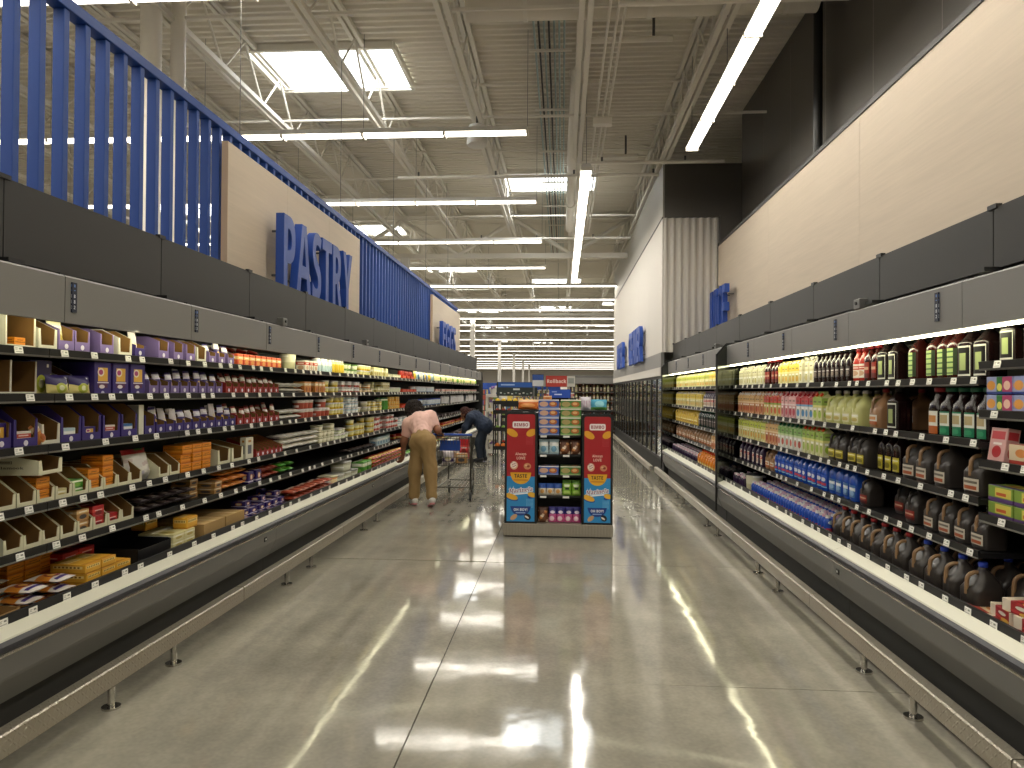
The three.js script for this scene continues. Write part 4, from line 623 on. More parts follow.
run('L1', 7.95, 8.4, 0.11, stack(jarProto('yel', 0.05, 0.14, P.yellowTub, C.whiteCap), 'dip_jar', 'yellow jar', 'jar', 1, 0.14, 0.1));
run('L1', 8.4, 8.95, 0.12, stack(tubProto('pg', 0.055, 0.055, P.paleGreenTub, C.green), 'dip_tub', 'pale green tub with green lid', 'tub', 2, 0.066, 0.11));
run('L1', 8.95, 9.7, 0.12, stack(tubProto('yt', 0.055, 0.06, P.yellowTub, C.whiteCap), 'dip_tub', 'yellow tub with white lid', 'tub', 2, 0.07, 0.11));
run('L1', 9.7, 10.5, 0.13, stack(brickProto('cb', 0.12, 0.13, 0.1, P.paleBrick), 'snack_box', 'pale yellow box', 'box', 1, 0.13, 0.1));
run('L1', 10.5, 11.4, 0.13, stack(squareTub('ct', 0.12, 0.1, 0.05, P.creamTub, C.cream), 'dip_tub', 'low cream tub', 'tub', 1, 0.06, 0.1));
run('L1', 11.45, 12.4, 0.26, (d, i, sk) => { put(sk, LV.orangeTray, 'shelf_tray', 'bright orange shelf tray', 'tray', d, { depth: 0.3 }); for (const q of [-0.06, 0.06]) put(sk, jarProto('rj', 0.042, 0.12, P.redYellow, C.redCap), 'snack_jar', 'red jar standing in orange tray', 'jar', d + q, { depth: 0.09, back: 0.02, lift: 0.006 }); });
run('L1', 12.5, 14.4, 0.15, (d, i, sk) => put(sk, pick([PO.yellow[0], PO.blue[0], PO.blue[1], PO.bag[0]]), 'snack_pouch', 'upright yellow, blue or white pouch', 'pouch', d, { depth: 0.06, lift: 0.009, pitch: -0.12, roll: rr(-0.1, 0.1) }));
run('L1', 14.5, 21.6, 0.17, (d, i, sk) => put(sk, pick([PO.cream[0], PO.cream[1], PO.yellow[1], PO.green[0]]), 'snack_pouch', 'upright cream or pale green pouch', 'pouch', d, { depth: 0.06, lift: 0.01, pitch: -0.12, roll: rr(-0.12, 0.12) }));
// --- second shelf
put('L2', LV.kraftBig, 'display_carton', 'large open brown-lined carton', 'carton', 3.1, { depth: 0.28 });
put('L2', LV.kraftBig, 'display_carton', 'empty open brown-lined carton', 'carton', 3.3, { depth: 0.28, back: 0.03 });
put('L2', PO.circle[0], 'cheese_pouch', 'purple and cream pouch with yellow disc', 'cheese bag', 3.54, { depth: 0.05, lift: 0.002, pitch: -0.1 });
put('L2', PO.circle[1], 'cheese_pouch', 'purple and cream pouch with yellow disc', 'cheese bag', 3.71, { depth: 0.05, lift: 0.002, pitch: -0.1 });
put('L2', brickProto('circ', 0.15, 0.18, 0.05, P.circle), 'cheese_box', 'upright purple box with yellow disc', 'box', 3.48, { depth: 0.05, back: 0.07 });
put('L2', LV.white, 'display_carton', 'white sided carton behind the yellow disc pouches', 'carton', 3.66, { depth: 0.26, back: 0.08 });
for (const d of [3.865, 4.03, 4.2]) { const g = proto('windowBox', () => { const q = G(); part(q, 'box', rbox(0.145, 0.185, 0.2, 0.004, 0, 0.0925, 0), C.purple); part(q, 'front_print', new THREE.PlaneGeometry(0.143, 0.183).translate(0, 0.0925, 0.1006), P.window); return q; }); put('L2', g, 'cheese_box', 'tall purple box with golden window print', 'box', d, { depth: 0.2 }); }
run('L2', 4.31, 5.3, 0.115, trayWith(LV.lavLow, 'display_carton', 'low lavender carton with sloping sides', PO.pur.concat(PO.white), 'purple cheese pouch'));
run('L2', 5.34, 6.38, 0.112, trayWith(LV.red, 'display_carton', 'red carton with sloping sides', PO.red, 'red cheese pouch'));
run('L2', 6.42, 7.05, 0.15, lying(PO.bag, 'cheese_bag', 'white bag lying flat', 'cheese bag', 2, 0.03, 0.17));
run('L2', 7.05, 7.68, 0.1, stack(brickProto('op', 0.09, 0.12, 0.12, P.orangePack), 'snack_box', 'orange pack', 'box', 1, 0.12, 0.12));
run('L2', 7.72, 8.3, 0.115, stack(tubProto('yt2', 0.054, 0.062, P.yellowTub, C.whiteCap), 'dip_tub', 'yellow tub with white lid', 'tub', 2, 0.072, 0.11));
run('L2', 8.3, 9.05, 0.12, stack(squareTub('wt', 0.11, 0.11, 0.06, P.whiteTub, C.whiteCap), 'dip_tub', 'square white tub', 'tub', 2, 0.07, 0.11));
run('L2', 9.05, 9.8, 0.12, stack(squareTub('op', 0.11, 0.11, 0.05, P.orangePack, C.cream), 'dip_tub', 'square orange tub', 'tub', (i) => 1 + i % 2, 0.06, 0.11));
run('L2', 9.8, 10.6, 0.13, stack(brickProto('pb', 0.12, 0.075, 0.12, P.paleBrick), 'snack_box', 'cream box', 'box', 2, 0.076, 0.12));
run('L2', 10.6, 11.4, 0.13, stack(tubProto('pg2', 0.055, 0.075, P.paleGreenTub, C.whiteCap), 'dip_tub', 'pale green tub', 'tub', 1, 0.08, 0.11));
run('L2', 11.45, 12.6, 0.26, (d, i, sk) => put(sk, LV.orangeTray, 'shelf_tray', 'bright orange shelf tray', 'tray', d, { depth: 0.3 }));
run('L2', 12.6, 14.4, 0.14, stack(tubProto('bt', 0.06, 0.1, P.blueTub, C.whiteCap), 'dip_tub', 'blue tub with white lid', 'tub', 1, 0.1, 0.12));
run('L2', 14.5, 21.6, 0.2, stack(brickProto('rw2', 0.13, 0.07, 0.1, P.redWhite), 'snack_box', 'low red and white box', 'box', 1, 0.07, 0.1));
// --- third shelf
put('L3', LV.pur, 'display_carton', 'purple cut-front carton at the photo edge', 'carton', 3.14, { depth: 0.24 });
put('L3', brickProto('or2', 0.09, 0.12, 0.05, P.window), 'cheese_block', 'golden pack in the edge carton', 'cheese', 3.15, { depth: 0.05, back: 0.02, lift: 0.007 });
{ const wide = carton('purWide', 0.155, 0.2, 0.26, C.purple, C.brownIn, { lip: 0.05, col: 0.02, colH: 0.14, slope: 0.3, emblem: C.emblem });
  for (const d of [3.29, 3.61, 3.775, 3.95, 4.12]) put('L3', wide, 'display_carton', 'wide purple cut-front carton lined in brown', 'carton', d, { depth: 0.26 });
  put('L3', LV.white, 'display_carton', 'white carton between wide purple cartons', 'carton', 3.46, { depth: 0.26 });
  put('L3', pouchProto('sausie', 0.06, 0.11, 0.05, P.orangePack, 119), 'sausage_pack', 'small orange pack leaning by white carton', 'pack', 3.42, { depth: 0.05, pitch: -0.2, roll: 0.5, lift: 0.015, back: -0.01 });
  for (const [d, m] of [[3.29, P.redWhite], [3.61, P.skyTub], [3.775, P.window], [3.95, P.redWhite], [4.12, P.blueTub]]) put('L3', brickProto('sm' + m.id, 0.1, 0.075, 0.04, m), 'cheese_block', 'small printed pack inside wide purple carton', 'cheese', d, { depth: 0.04, back: 0.012, lift: 0.007 });
  const wb = proto('whiteBoard', () => { const q = G(); part(q, 'board', box(0.05, 0.19, 0.006, 0, 0.095, 0), C.whiteCard); part(q, 'flap', box(0.006, 0.19, 0.2, 0.022, 0.095, -0.1), C.whiteCard); return q; }); put('L3', wb, 'card_divider', 'upright white card divider', 'card', 4.24, { depth: 0.006 }); }
put('L3', LV.pur, 'display_carton', 'purple cut-front carton right after white divider', 'carton', 4.335, { depth: 0.24 });
run('L3', 4.4, 5.52, 0.112, trayWith(LV.purLow, 'display_carton', 'low purple carton with sloping sides', PO.white.concat(PO.pur), 'white and purple cheese pouch'));
run('L3', 5.54, 6.4, 0.112, trayWith(LV.red, 'display_carton', 'red carton with sloping sides', PO.red, 'red cheese pouch'));
run('L3', 6.42, 6.98, 0.14, lying(PO.bag, 'cheese_bag', 'white bag lying flat', 'cheese bag', 2, 0.036, 0.17));
run('L3', 6.98, 7.9, 0.13, stack(tubProto('wt3', 0.062, 0.085, P.whiteTub, C.whiteCap), 'dip_tub', 'white tub with red band', 'tub', 2, 0.095, 0.13));
run('L3', 7.92, 8.4, 0.12, stack(tubProto('yt3', 0.058, 0.062, P.yellowTub, C.whiteCap), 'dip_tub', 'yellow tub with white lid', 'tub', 3, 0.072, 0.12));
run('L3', 8.4, 9.0, 0.13, stack(squareTub('st3', 0.12, 0.12, 0.06, P.skyTub, C.whiteCap), 'dip_tub', 'square pale blue tub', 'tub', 3, 0.07, 0.12));
run('L3', 9.0, 9.6, 0.13, stack(tubProto('ct3', 0.06, 0.06, P.creamTub, C.whiteCap), 'dip_tub', 'cream tub', 'tub', (i) => 1 + i % 3, 0.07, 0.12));
run('L3', 9.6, 10.2, 0.12, stack(squareTub('yt3', 0.11, 0.11, 0.06, P.yellowTub, C.cream), 'dip_tub', 'square yellow tub', 'tub', 2, 0.07, 0.11));
run('L3', 10.2, 10.6, 0.1, stack(jarProto('gj', 0.045, 0.17, P.greenPack, C.greenCap), 'sauce_jar', 'tall green jar', 'jar', 1, 0.17, 0.1));
run('L3', 10.6, 11.3, 0.13, stack(brickProto('yb3', 0.12, 0.062, 0.11, P.yellowBrick), 'cheese_block', 'yellow block', 'cheese', 3, 0.063, 0.11));
run('L3', 11.4, 12.5, 0.26, (d, i, sk) => put(sk, LV.orangeTray, 'shelf_tray', 'bright orange shelf tray', 'tray', d, { depth: 0.3 }));
run('L3', 12.6, 15.2, 0.15, stack(tubProto('bt3', 0.065, 0.12, P.blueTub, C.blueCap), 'dip_tub', 'blue tub with blue lid', 'tub', 1, 0.12, 0.13));
run('L3', 15.4, 21.6, 0.24, stack(bottle('wb', 0.07, 0.07, 0.2, C.whiteCap, C.blackCap, null, { ex: 2 }), 'cream_bottle', 'white bottle', 'bottle', 1, 0.2, 0.07));
// --- fourth shelf
for (const d of [3.17, 3.3]) put('L4', LV.cream, 'display_carton', 'empty cream cut-front carton', 'carton', d, { depth: 0.3 });
for (const d of [3.43, 3.56, 3.69, 3.82, 3.945, 4.07, 4.19, 4.5, 4.63]) put('L4', LV.cream, 'display_carton', 'cream cut-front carton after the empty pair', 'carton', d, { depth: 0.3 });
const ob = brickProto('ob', 0.095, 0.062, 0.13, P.orangeBrick);
for (const [d, n] of [[3.43, 2], [3.82, 2], [3.945, 3]]) for (let k = 0; k < n; k++) put('L4', ob, 'cheese_block', 'orange cheese block in cream carton', 'cheese', d, { depth: 0.13, back: 0.015, lift: 0.006 + 0.063 * k, lay: k });
put('L4', brickProto('cream4', 0.09, 0.05, 0.12, P.paleBrick), 'cheese_block', 'single pale block in cream carton', 'cheese', 3.56, { depth: 0.12, back: 0.015, lift: 0.006 });
for (let k = 0; k < 2; k++) put('L4', brickProto('grn4', 0.095, 0.04, 0.14, P.greenPack), 'cheese_block', 'green block in cream carton', 'cheese', 3.69, { depth: 0.14, back: 0.02, lift: 0.006 + 0.041 * k, lay: k });
{ const o = put('L4', LV.tilla, 'display_carton', 'cream printed carton set crosswise on top of cartons', 'carton', 3.4, { depth: 0.2, lift: 0.151, back: 0.02, yaw: 0.12 }); o.scale.set(1, 0.62, 0.9); }
put('L4', pouchProto('bigbag', 0.25, 0.2, 0.1, print('bigbag', (x, w, h) => { fillR(x, '#d9d5cf', 0, 0, w, h); fillR(x, '#b02a2e', 0, 0, w, h * 0.16); fillR(x, '#4f8c3c', w * 0.5, 0, w * 0.4, h * 0.06); for (let i = 0; i < 14; i++) fillR(x, ['#c9b9b4', '#b8b6c4', '#e6e2d8'][i % 3], (i * 37) % w, h * 0.3 + (i * 53) % (h * 0.6), 26, 14); }), 131), 'snack_bag', 'large clear bag with red header', 'bag', 4.345, { depth: 0.1, back: 0.03, pitch: -0.2 });
run('L4', 4.72, 5.14, 0.13, stack(brickProto('ob4', 0.125, 0.062, 0.14, P.orangeBrick), 'cheese_block', 'orange cheese block stacked', 'cheese', 3, 0.063, 0.14));
put('L4', LV.tilla, 'display_carton', 'large cream open carton after orange stacks', 'carton', 5.33, { depth: 0.34 });
put('L4', LV.tilla, 'display_carton', 'large cream open carton beside red thin cartons', 'carton', 5.56, { depth: 0.34 });
put('L4', brickProto('frame4', 0.14, 0.18, 0.05, print('frame4', (x, w, h) => { fillR(x, '#dcd9c4', 0, 0, w, h); fillR(x, '#5a5f6a', w * 0.25, h * 0.35, w * 0.5, h * 0.4); fillR(x, '#b9823c', w * 0.3, h * 0.12, w * 0.4, h * 0.1); })), 'display_box', 'white box with dark window print', 'box', 5.78, { depth: 0.05 });
run('L4', 5.9, 6.48, 0.094, (d, i, sk) => put(sk, LV.redThin, 'display_carton', 'thin red carton with slanting brown sides', 'carton', d, { depth: 0.26 }));
run('L4', 6.5, 7.5, 0.142, lying(PO.bag, 'cheese_bag', 'white bag lying flat', 'cheese bag', 3, 0.036, 0.17));
run('L4', 7.52, 8.05, 0.13, stack(squareTub('ct4', 0.12, 0.12, 0.055, P.creamTub, C.cream), 'dip_tub', 'square cream tub', 'tub', 3, 0.065, 0.12));
run('L4', 8.05, 8.7, 0.13, stack(squareTub('gt4', 0.12, 0.12, 0.05, P.paleGreenTub, C.whiteCap), 'dip_tub', 'square pale green tub', 'tub', (i) => 1 + i % 2, 0.06, 0.12));
run('L4', 8.7, 9.8, 0.12, stack(tubProto('yg4', 0.056, 0.06, P.yellowTub, C.cream), 'dip_tub', 'yellow tub with cream lid', 'tub', 3, 0.07, 0.11));
run('L4', 9.8, 11.2, 0.13, stack(squareTub('rw4', 0.12, 0.12, 0.06, P.redWhite, C.whiteCap), 'dip_tub', 'square red and white tub', 'tub', (i) => 2 + i % 2, 0.07, 0.12));
run('L4', 11.2, 14.2, 0.16, stack(squareTub('bt4', 0.14, 0.12, 0.06, P.skyTub, C.whiteCap), 'dip_tub', 'square pale blue tub', 'tub', (i) => 1 + i % 2, 0.07, 0.12));
run('L4', 14.4, 21.4, 0.3, stack(brickProto('dk4', 0.16, 0.06, 0.12, P.darkPack), 'meat_pack', 'dark pack', 'pack', 1, 0.06, 0.12));
// --- lowest shelf
for (const d of [3.22, 3.345, 3.47, 3.6]) put('L5', LV.cream, 'display_carton', 'empty cream cut-front carton', 'carton', d, { depth: 0.3 });
for (const d of [3.73, 3.86, 3.985, 4.11]) put('L5', LV.cream, 'display_carton', 'cream carton after the empty ones', 'carton', d, { depth: 0.3 });
for (let k = 0; k < 2; k++) { put('L5', brickProto('tb5', 0.1, 0.062, 0.13, P.tanBrick), 'cheese_block', 'tan block with dark label', 'cheese', 3.73, { depth: 0.13, back: 0.012, lift: 0.006 + k * 0.063, lay: k }); put('L5', brickProto('rb5', 0.1, 0.062, 0.13, P.redBrick), 'cheese_block', 'red block in cream carton', 'cheese', 3.86, { depth: 0.13, back: 0.012, lift: 0.006 + k * 0.063, lay: k }); }
put('L5', brickProto('rb5', 0.1, 0.062, 0.13, P.redBrick), 'cheese_block', 'red block in cream carton', 'cheese', 3.985, { depth: 0.13, back: 0.012, lift: 0.006 });
run('L5', 4.25, 4.92, 0.133, lying(PO.dark, 'meat_pack', 'dark meat pack lying flat', 'pack', 2, 0.034, 0.17));
run('L5', 4.95, 5.32, 0.12, stack(brickProto('tan5', 0.11, 0.045, 0.14, P.tanBrick), 'cheese_block', 'tan block in stack', 'cheese', 3, 0.046, 0.14));
run('L5', 5.32, 5.75, 0.13, lying([pouchProto('op5', 0.12, 0.16, 0.05, P.orangePack, 141)], 'cheese_pack', 'orange pack lying flat', 'pack', 3, 0.04, 0.16));
run('L5', 5.75, 6.05, 0.11, stack(brickProto('pu5', 0.1, 0.1, 0.08, P.purpleBrick), 'cheese_box', 'purple box with orange disc', 'box', 1, 0.1, 0.08));
run('L5', 6.05, 6.42, 0.12, lying([pouchProto('op6', 0.12, 0.16, 0.05, P.sausage, 142)], 'cheese_pack', 'tan and red pack lying flat', 'pack', 2, 0.04, 0.16));
run('L5', 6.45, 6.8, 0.135, lying(PO.green, 'salad_pack', 'bright green pack lying flat', 'pack', 2, 0.045, 0.15));
run('L5', 8.6, 9.9, 0.16, lying(PO.dark, 'meat_pack', 'dark pack far along lying flat', 'pack', 1, 0.034, 0.17));
run('L5', 9.9, 11.0, 0.15, stack(brickProto('wb5', 0.14, 0.12, 0.12, P.skyTub), 'food_box', 'pale blue and white box', 'box', 1, 0.12, 0.12));
run('L5', 11.2, 21.4, 0.26, stack(brickProto('rw5', 0.16, 0.08, 0.12, P.redYellow), 'food_box', 'red and yellow box', 'box', 1, 0.08, 0.12));
// --- bottom deck
{ const kt = carton('kraftTray', 0.24, 0.075, 0.4, C.kraft, C.brownIn, { lip: 0.07, colH: 0.072, slope: 0.1 });
  put('L0', kt, 'display_carton', 'low kraft tray at the photo edge', 'carton', 3.03, { depth: 0.4, lift: 0.012 });
  run('L0', 2.98, 3.2, 0.14, lying(PO.hotdog, 'hotdog_pack', 'hot dog pack heaped in kraft tray', 'pack', 1, 0.045, 0.19, 0.03));
  run('L0', 3.2, 3.6, 0.14, lying(PO.hotdog, 'hotdog_pack', 'hot dog pack with orange and purple print', 'pack', 3, 0.045, 0.19, 0.02));
  run('L0', 3.2, 3.46, 0.14, lying(PO.bag, 'cheese_bag', 'white bag behind the hot dog packs', 'cheese bag', 3, 0.045, 0.17, 0.24));
  for (const [d, b, n] of [[3.5, 0.3, 3], [3.62, 0.3, 3], [3.74, 0.32, 4]]) for (let k = 0; k < n; k++) put('L0', brickProto('ob0', 0.11, 0.055, 0.16, P.orangeBrick), 'cheese_block', 'orange block stacked at the back', 'cheese', d, { depth: 0.16, back: b, lift: 0.015 + 0.056 * k, lay: k });
  for (const [d, n] of [[3.7, 3], [3.83, 3], [3.97, 2]]) for (let k = 0; k < n; k++) put('L0', brickProto('yo0', 0.125, 0.05, 0.2, P.yellowBrick), 'cheese_block', 'golden block at the deck front', 'cheese', d, { depth: 0.2, back: 0.02, lift: 0.012 + 0.051 * k, yaw: rr(-0.1, 0.1), lay: k });
  for (const d of [3.84, 3.98]) put('L0', brickProto('rd0', 0.13, 0.06, 0.16, P.redBrick), 'cheese_block', 'red block behind golden blocks', 'cheese', d, { depth: 0.16, back: 0.25, lift: 0.11 });
  put('L0', carton('blackTray', 0.36, 0.12, 0.42, C.blackTray, C.blackTray, { lip: 0.11, colH: 0.115, slope: 0.05 }), 'shelf_tray', 'empty black plastic tray', 'tray', 4.3, { depth: 0.42, back: 0.03, lift: 0.014 });
  for (const d of [4.56, 4.7]) for (let k = 0; k < 3; k++) put('L0', brickProto('pb0', 0.13, 0.045, 0.24, k === 2 ? P.yellowBrick : P.paleBrick), 'cheese_block', k === 2 ? 'yellow block topping pale blocks' : 'pale yellow block in deck stack', 'cheese', d, { depth: 0.24, back: 0.02, lift: 0.014 + k * 0.046, lay: k });
  for (const d of [4.6, 4.75]) put('L0', brickProto('yb0', 0.14, 0.075, 0.1, P.yellowBrick), 'cheese_box', 'yellow lettered box on top of blocks', 'box', d, { depth: 0.1, back: 0.03 + (d > 4.7 ? 0 : 0.2), lift: 0.155 });
  for (const d of [5.03, 5.36]) put('L0', proto('flatKraft', () => { const q = G(); part(q, 'carton', rbox(0.31, 0.13, 0.4, 0.004, 0, 0.065, 0), C.kraft); part(q, 'tape', box(0.05, 0.001, 0.4, 0, 0.1306, 0), std(0xb59a68, 0.4)); return q; }), 'shipping_carton', 'closed flat kraft carton', 'carton', d, { depth: 0.4, back: 0.01, lift: 0.014 });
  run('L0', 5.6, 6.5, 0.13, (d, i, sk) => { for (let k = 0; k < 2 + i % 2; k++) put(sk, brickProto('pu0', 0.115, 0.05, 0.12, P.purpleBrick), 'cheese_box', 'purple box with orange picture', 'box', d + rr(-0.01, 0.01), { depth: 0.12, back: 0.02 + 0.05 * k, lift: 0.014 + k * 0.051, yaw: rr(-0.15, 0.15), lay: k }); });
  put('L0', brickProto('pu0t', 0.07, 0.16, 0.06, P.purpleBrick), 'cheese_box', 'upright purple and white box', 'box', 6.42, { depth: 0.06, back: 0.24, lift: 0.02 });
  run('L0', 6.55, 7.7, 0.143, lying(PO.sausage, 'sausage_pack', 'red sausage pack lying on deck', 'pack', 3, 0.04, 0.19));
  put('L0', squareTub('tan0', 0.2, 0.2, 0.12, P.orangePack, C.cream), 'food_tub', 'tan square tub with cream lid', 'tub', 7.85, { depth: 0.2, lift: 0.014, back: 0.02 });
  for (const d of [8.08, 8.36, 8.64]) for (let k = 0; k < (d > 8.3 && d < 8.5 ? 2 : 1); k++) put('L0', squareTub('grey0', 0.25, 0.22, 0.11, P.greyTub, C.silver), 'food_tub', 'grey-green square tub' + (k ? ' on top' : ''), 'tub', d, { depth: 0.22, lift: 0.014 + k * 0.121, back: 0.02, lay: k });
  for (const d of [9.05, 9.25]) put('L0', brickProto('gb0', 0.18, 0.17, 0.16, P.greenPack), 'food_box', 'upright bright green box', 'box', d, { depth: 0.16, lift: 0.014, back: 0.02 });
  run('L0', 9.4, 11.2, 0.145, lying(PO.redYellow, 'snack_pack', 'red and yellow snack pack heaped', 'pack', 4, 0.045, 0.17));
  run('L0', 11.2, 16, 0.2, lying(PO.redYellow.concat(PO.green), 'snack_pack', 'snack pack lying farther along', 'pack', 2, 0.045, 0.17));
  run('L0', 16, 21.4, 0.28, stack(brickProto('dk0', 0.2, 0.1, 0.2, P.darkPack), 'meat_pack', 'dark pack', 'pack', 1, 0.1, 0.2));
}
// ================================================================ filling the juice cases
const J = {
  tea: jug('tea', 0.15, 0.26, C.teaJug, C.redCap, null, C.handleTan), teaBlue: jug('teaBlue', 0.155, 0.26, C.teaJug, C.blueCap, null, C.handleTan), teaLabel: jug('teaLabel', 0.15, 0.25, C.teaJug, C.blackCap, P.labelPlain, C.handleTan), teaYellow: jug('teaYellow', 0.15, 0.25, C.teaJug, C.blackCap, P.labelYellow, C.teaJug), teaRed: jug('teaRed', 0.15, 0.25, C.teaJug, C.blackCap, P.labelRed, C.teaJug), lemon: jug('lemon', 0.15, 0.255, C.lemon, C.whiteCap, P.creamPouch, C.lemon), tan: jug('tan', 0.165, 0.265, C.tanJug, C.redCap, P.labelOrange, C.handleTan),
  green: bottle('green', 0.1, 0.11, 0.27, C.darkJuice, C.greenCap, P.labelGreen, { sh: 0.66, lab: [0.05, 0.52], neck: 0.027 }), orange: bottle('orangeB', 0.1, 0.11, 0.27, C.darkJuice, C.redCap, P.labelOrange, { sh: 0.66, lab: [0.05, 0.52], neck: 0.027 }), lime: bottle('lime', 0.105, 0.12, 0.275, C.amber, C.blackCap, P.labelLime, { sh: 0.72, lab: [0.1, 0.62], neck: 0.02, arc: 0.9 }), outline: bottle('outline', 0.12, 0.12, 0.27, C.darkJuice, C.blackCap, P.labelOutline, { sh: 0.72, lab: [0.06, 0.66], neck: 0.02, arc: 0.8 }), dark: bottle('dark', 0.08, 0.085, 0.25, C.darkJuice, C.blackCap, P.darkPack, { sh: 0.68, lab: [0.2, 0.5] }), redLab: bottle('redLab', 0.085, 0.09, 0.25, C.amber, C.redCap, P.labelRed, { sh: 0.68, lab: [0.12, 0.55] }), pink: roundBottle('pink', 0.043, 0.24, C.juiceRed, C.redCap, P.redWhite), yelLab: bottle('yelLab', 0.095, 0.1, 0.25, C.darkJuice, C.blackCap, P.labelYellow, { sh: 0.7, lab: [0.06, 0.42] }), blue: bottle('blueB', 0.105, 0.11, 0.26, C.blueBottle, C.blueCap, P.labelBlue, { sh: 0.7, lab: [0.12, 0.56], neck: 0.022, arc: 1.0 }), blueBig: bottle('blueBig', 0.13, 0.13, 0.27, C.blueBottle, C.blueCap, P.blueTub, { sh: 0.7, lab: [0.12, 0.5], neck: 0.022 }), oj: jug('oj', 0.14, 0.25, C.orangeJuice, C.orangeTray, P.yellowTub, C.orangeJuice), ojWhite: jug('ojWhite', 0.14, 0.25, C.whiteCap, C.orangeTray, P.labelPlain, C.whiteCap), yellowJug: jug('yj', 0.14, 0.25, std(0xd8b94a, 0.3), C.whiteCap, P.yellowTub, std(0xd8b94a, 0.3)), greenB: bottle('gB', 0.09, 0.09, 0.25, C.greenBottle, C.greenCap, P.darkPack, {}), purpleB: bottle('pB', 0.1, 0.1, 0.25, C.purpleBottle, C.pinkCap, P.redWhite, {}),
  pack: pack6('blue', P.labelBlue, C.whiteCap, C.pinkCap), packP: pack6('purple', C.purpleBottle, C.pinkCap, C.whiteCap),
};
const GB = (k, cap = C.whiteCap) => gable(k, 0.096, 0.096, 0.25, CT[k], cap);
const single = (pr, name, look, cat, depth, extra = {}) => (d, i, sk) => put(sk, pr, name, look, cat, d, { depth, back: rr(0, 0.012), yaw: rr(-0.08, 0.08), ...extra });
const twoDeep = (pr, name, look, cat, depth) => (d, i, sk) => { for (let k = 0; k < 2; k++) put(sk, pr, name, look + (k ? ' in second row' : ''), cat, d + rr(-0.004, 0.004), { depth, back: k * (depth + 0.008) + rr(0, 0.006), yaw: rr(-0.06, 0.06) }); };
// top shelf
for (const d of [3.76, 3.89]) single(J.outline, 'tea_bottle', 'dark bottle with white outlined label', 'bottle', 0.12)(d, 0, 'R1');
for (const d of [4.0, 4.11, 4.22]) twoDeep(J.lime, 'tea_bottle', 'dark bottle with green label', 'bottle', 0.12)(d, 0, 'R1');
single(J.lime, 'tea_bottle', 'dark bottle with green label', 'bottle', 0.12)(4.46, 0, 'R1');
for (const d of [4.72, 4.86]) single(J.outline, 'tea_bottle', 'dark bottle with white outlined label', 'bottle', 0.12)(d, 0, 'R1');
run('R1', 4.93, 5.12, 0.095, single(J.redLab, 'juice_bottle', 'dark bottle with red cap and label', 'bottle', 0.09));
run('R1', 5.13, 5.33, 0.1, single(J.pink, 'juice_bottle', 'slim red round bottle', 'bottle', 0.086));
run('R1', 5.36, 6.12, 0.086, twoDeep(J.dark, 'tea_bottle', 'slim black bottle', 'bottle', 0.085));
run('R1', 6.14, 6.5, 0.12, single(gable('creamBig', 0.11, 0.11, 0.27, CT.cream, C.whiteCap), 'juice_carton', 'tall cream gable carton', 'carton', 0.11));
run('R1', 6.5, 7.1, 0.1, single(GB('yellow'), 'juice_carton', 'yellow gable carton', 'carton', 0.096));
run('R1', 7.12, 7.6, 0.1, single(J.redLab, 'juice_bottle', 'dark bottle with red cap farther along', 'bottle', 0.09));
run('R1', 7.62, 8.66, 0.105, single(GB('cream'), 'juice_carton', 'cream gable carton by the divider', 'carton', 0.096));
// second shelf
for (const d of [3.74, 3.855, 3.97, 4.085]) single(J.green, 'juice_bottle', 'dark bottle with green cap', 'bottle', 0.11)(d, 0, 'R2');
single(J.orange, 'juice_bottle', 'dark bottle with red cap and orange label', 'bottle', 0.11)(4.2, 0, 'R2');
for (const d of [4.33, 4.44, 4.55]) single(J.redLab, 'juice_bottle', 'dark bottle with red label set back', 'bottle', 0.09, { back: 0.2 })(d, 0, 'R2');
single(J.outline, 'tea_bottle', 'dark bottle with white outlined label', 'bottle', 0.12)(4.72, 0, 'R2');
single(J.tan, 'juice_jug', 'big tan cider jug', 'jug', 0.165)(4.97, 0, 'R2'); single(J.tan, 'juice_jug', 'tan cider jug set back', 'jug', 0.165, { back: 0.18 })(4.86, 0, 'R2');
run('R2', 5.2, 5.86, 0.162, twoDeep(J.lemon, 'juice_jug', 'pale yellow lemonade jug', 'jug', 0.15));
run('R2', 5.9, 6.12, 0.105, single(GB('lime', C.orangeTray), 'juice_carton', 'lime green gable carton', 'carton', 0.096));
run('R2', 6.12, 6.55, 0.105, single(GB('blue', C.redCap), 'juice_carton', 'white gable carton with red and blue', 'carton', 0.096));
run('R2', 6.55, 7.0, 0.105, single(GB('pink', C.redCap), 'juice_carton', 'pink gable carton', 'carton', 0.096));
run('R2', 7.0, 7.6, 0.105, single(GB('redYellow'), 'juice_carton', 'yellow gable carton with red top', 'carton', 0.096));
run('R2', 7.6, 8.66, 0.105, single(GB('orange'), 'juice_carton', 'orange gable carton by the divider', 'carton', 0.096));
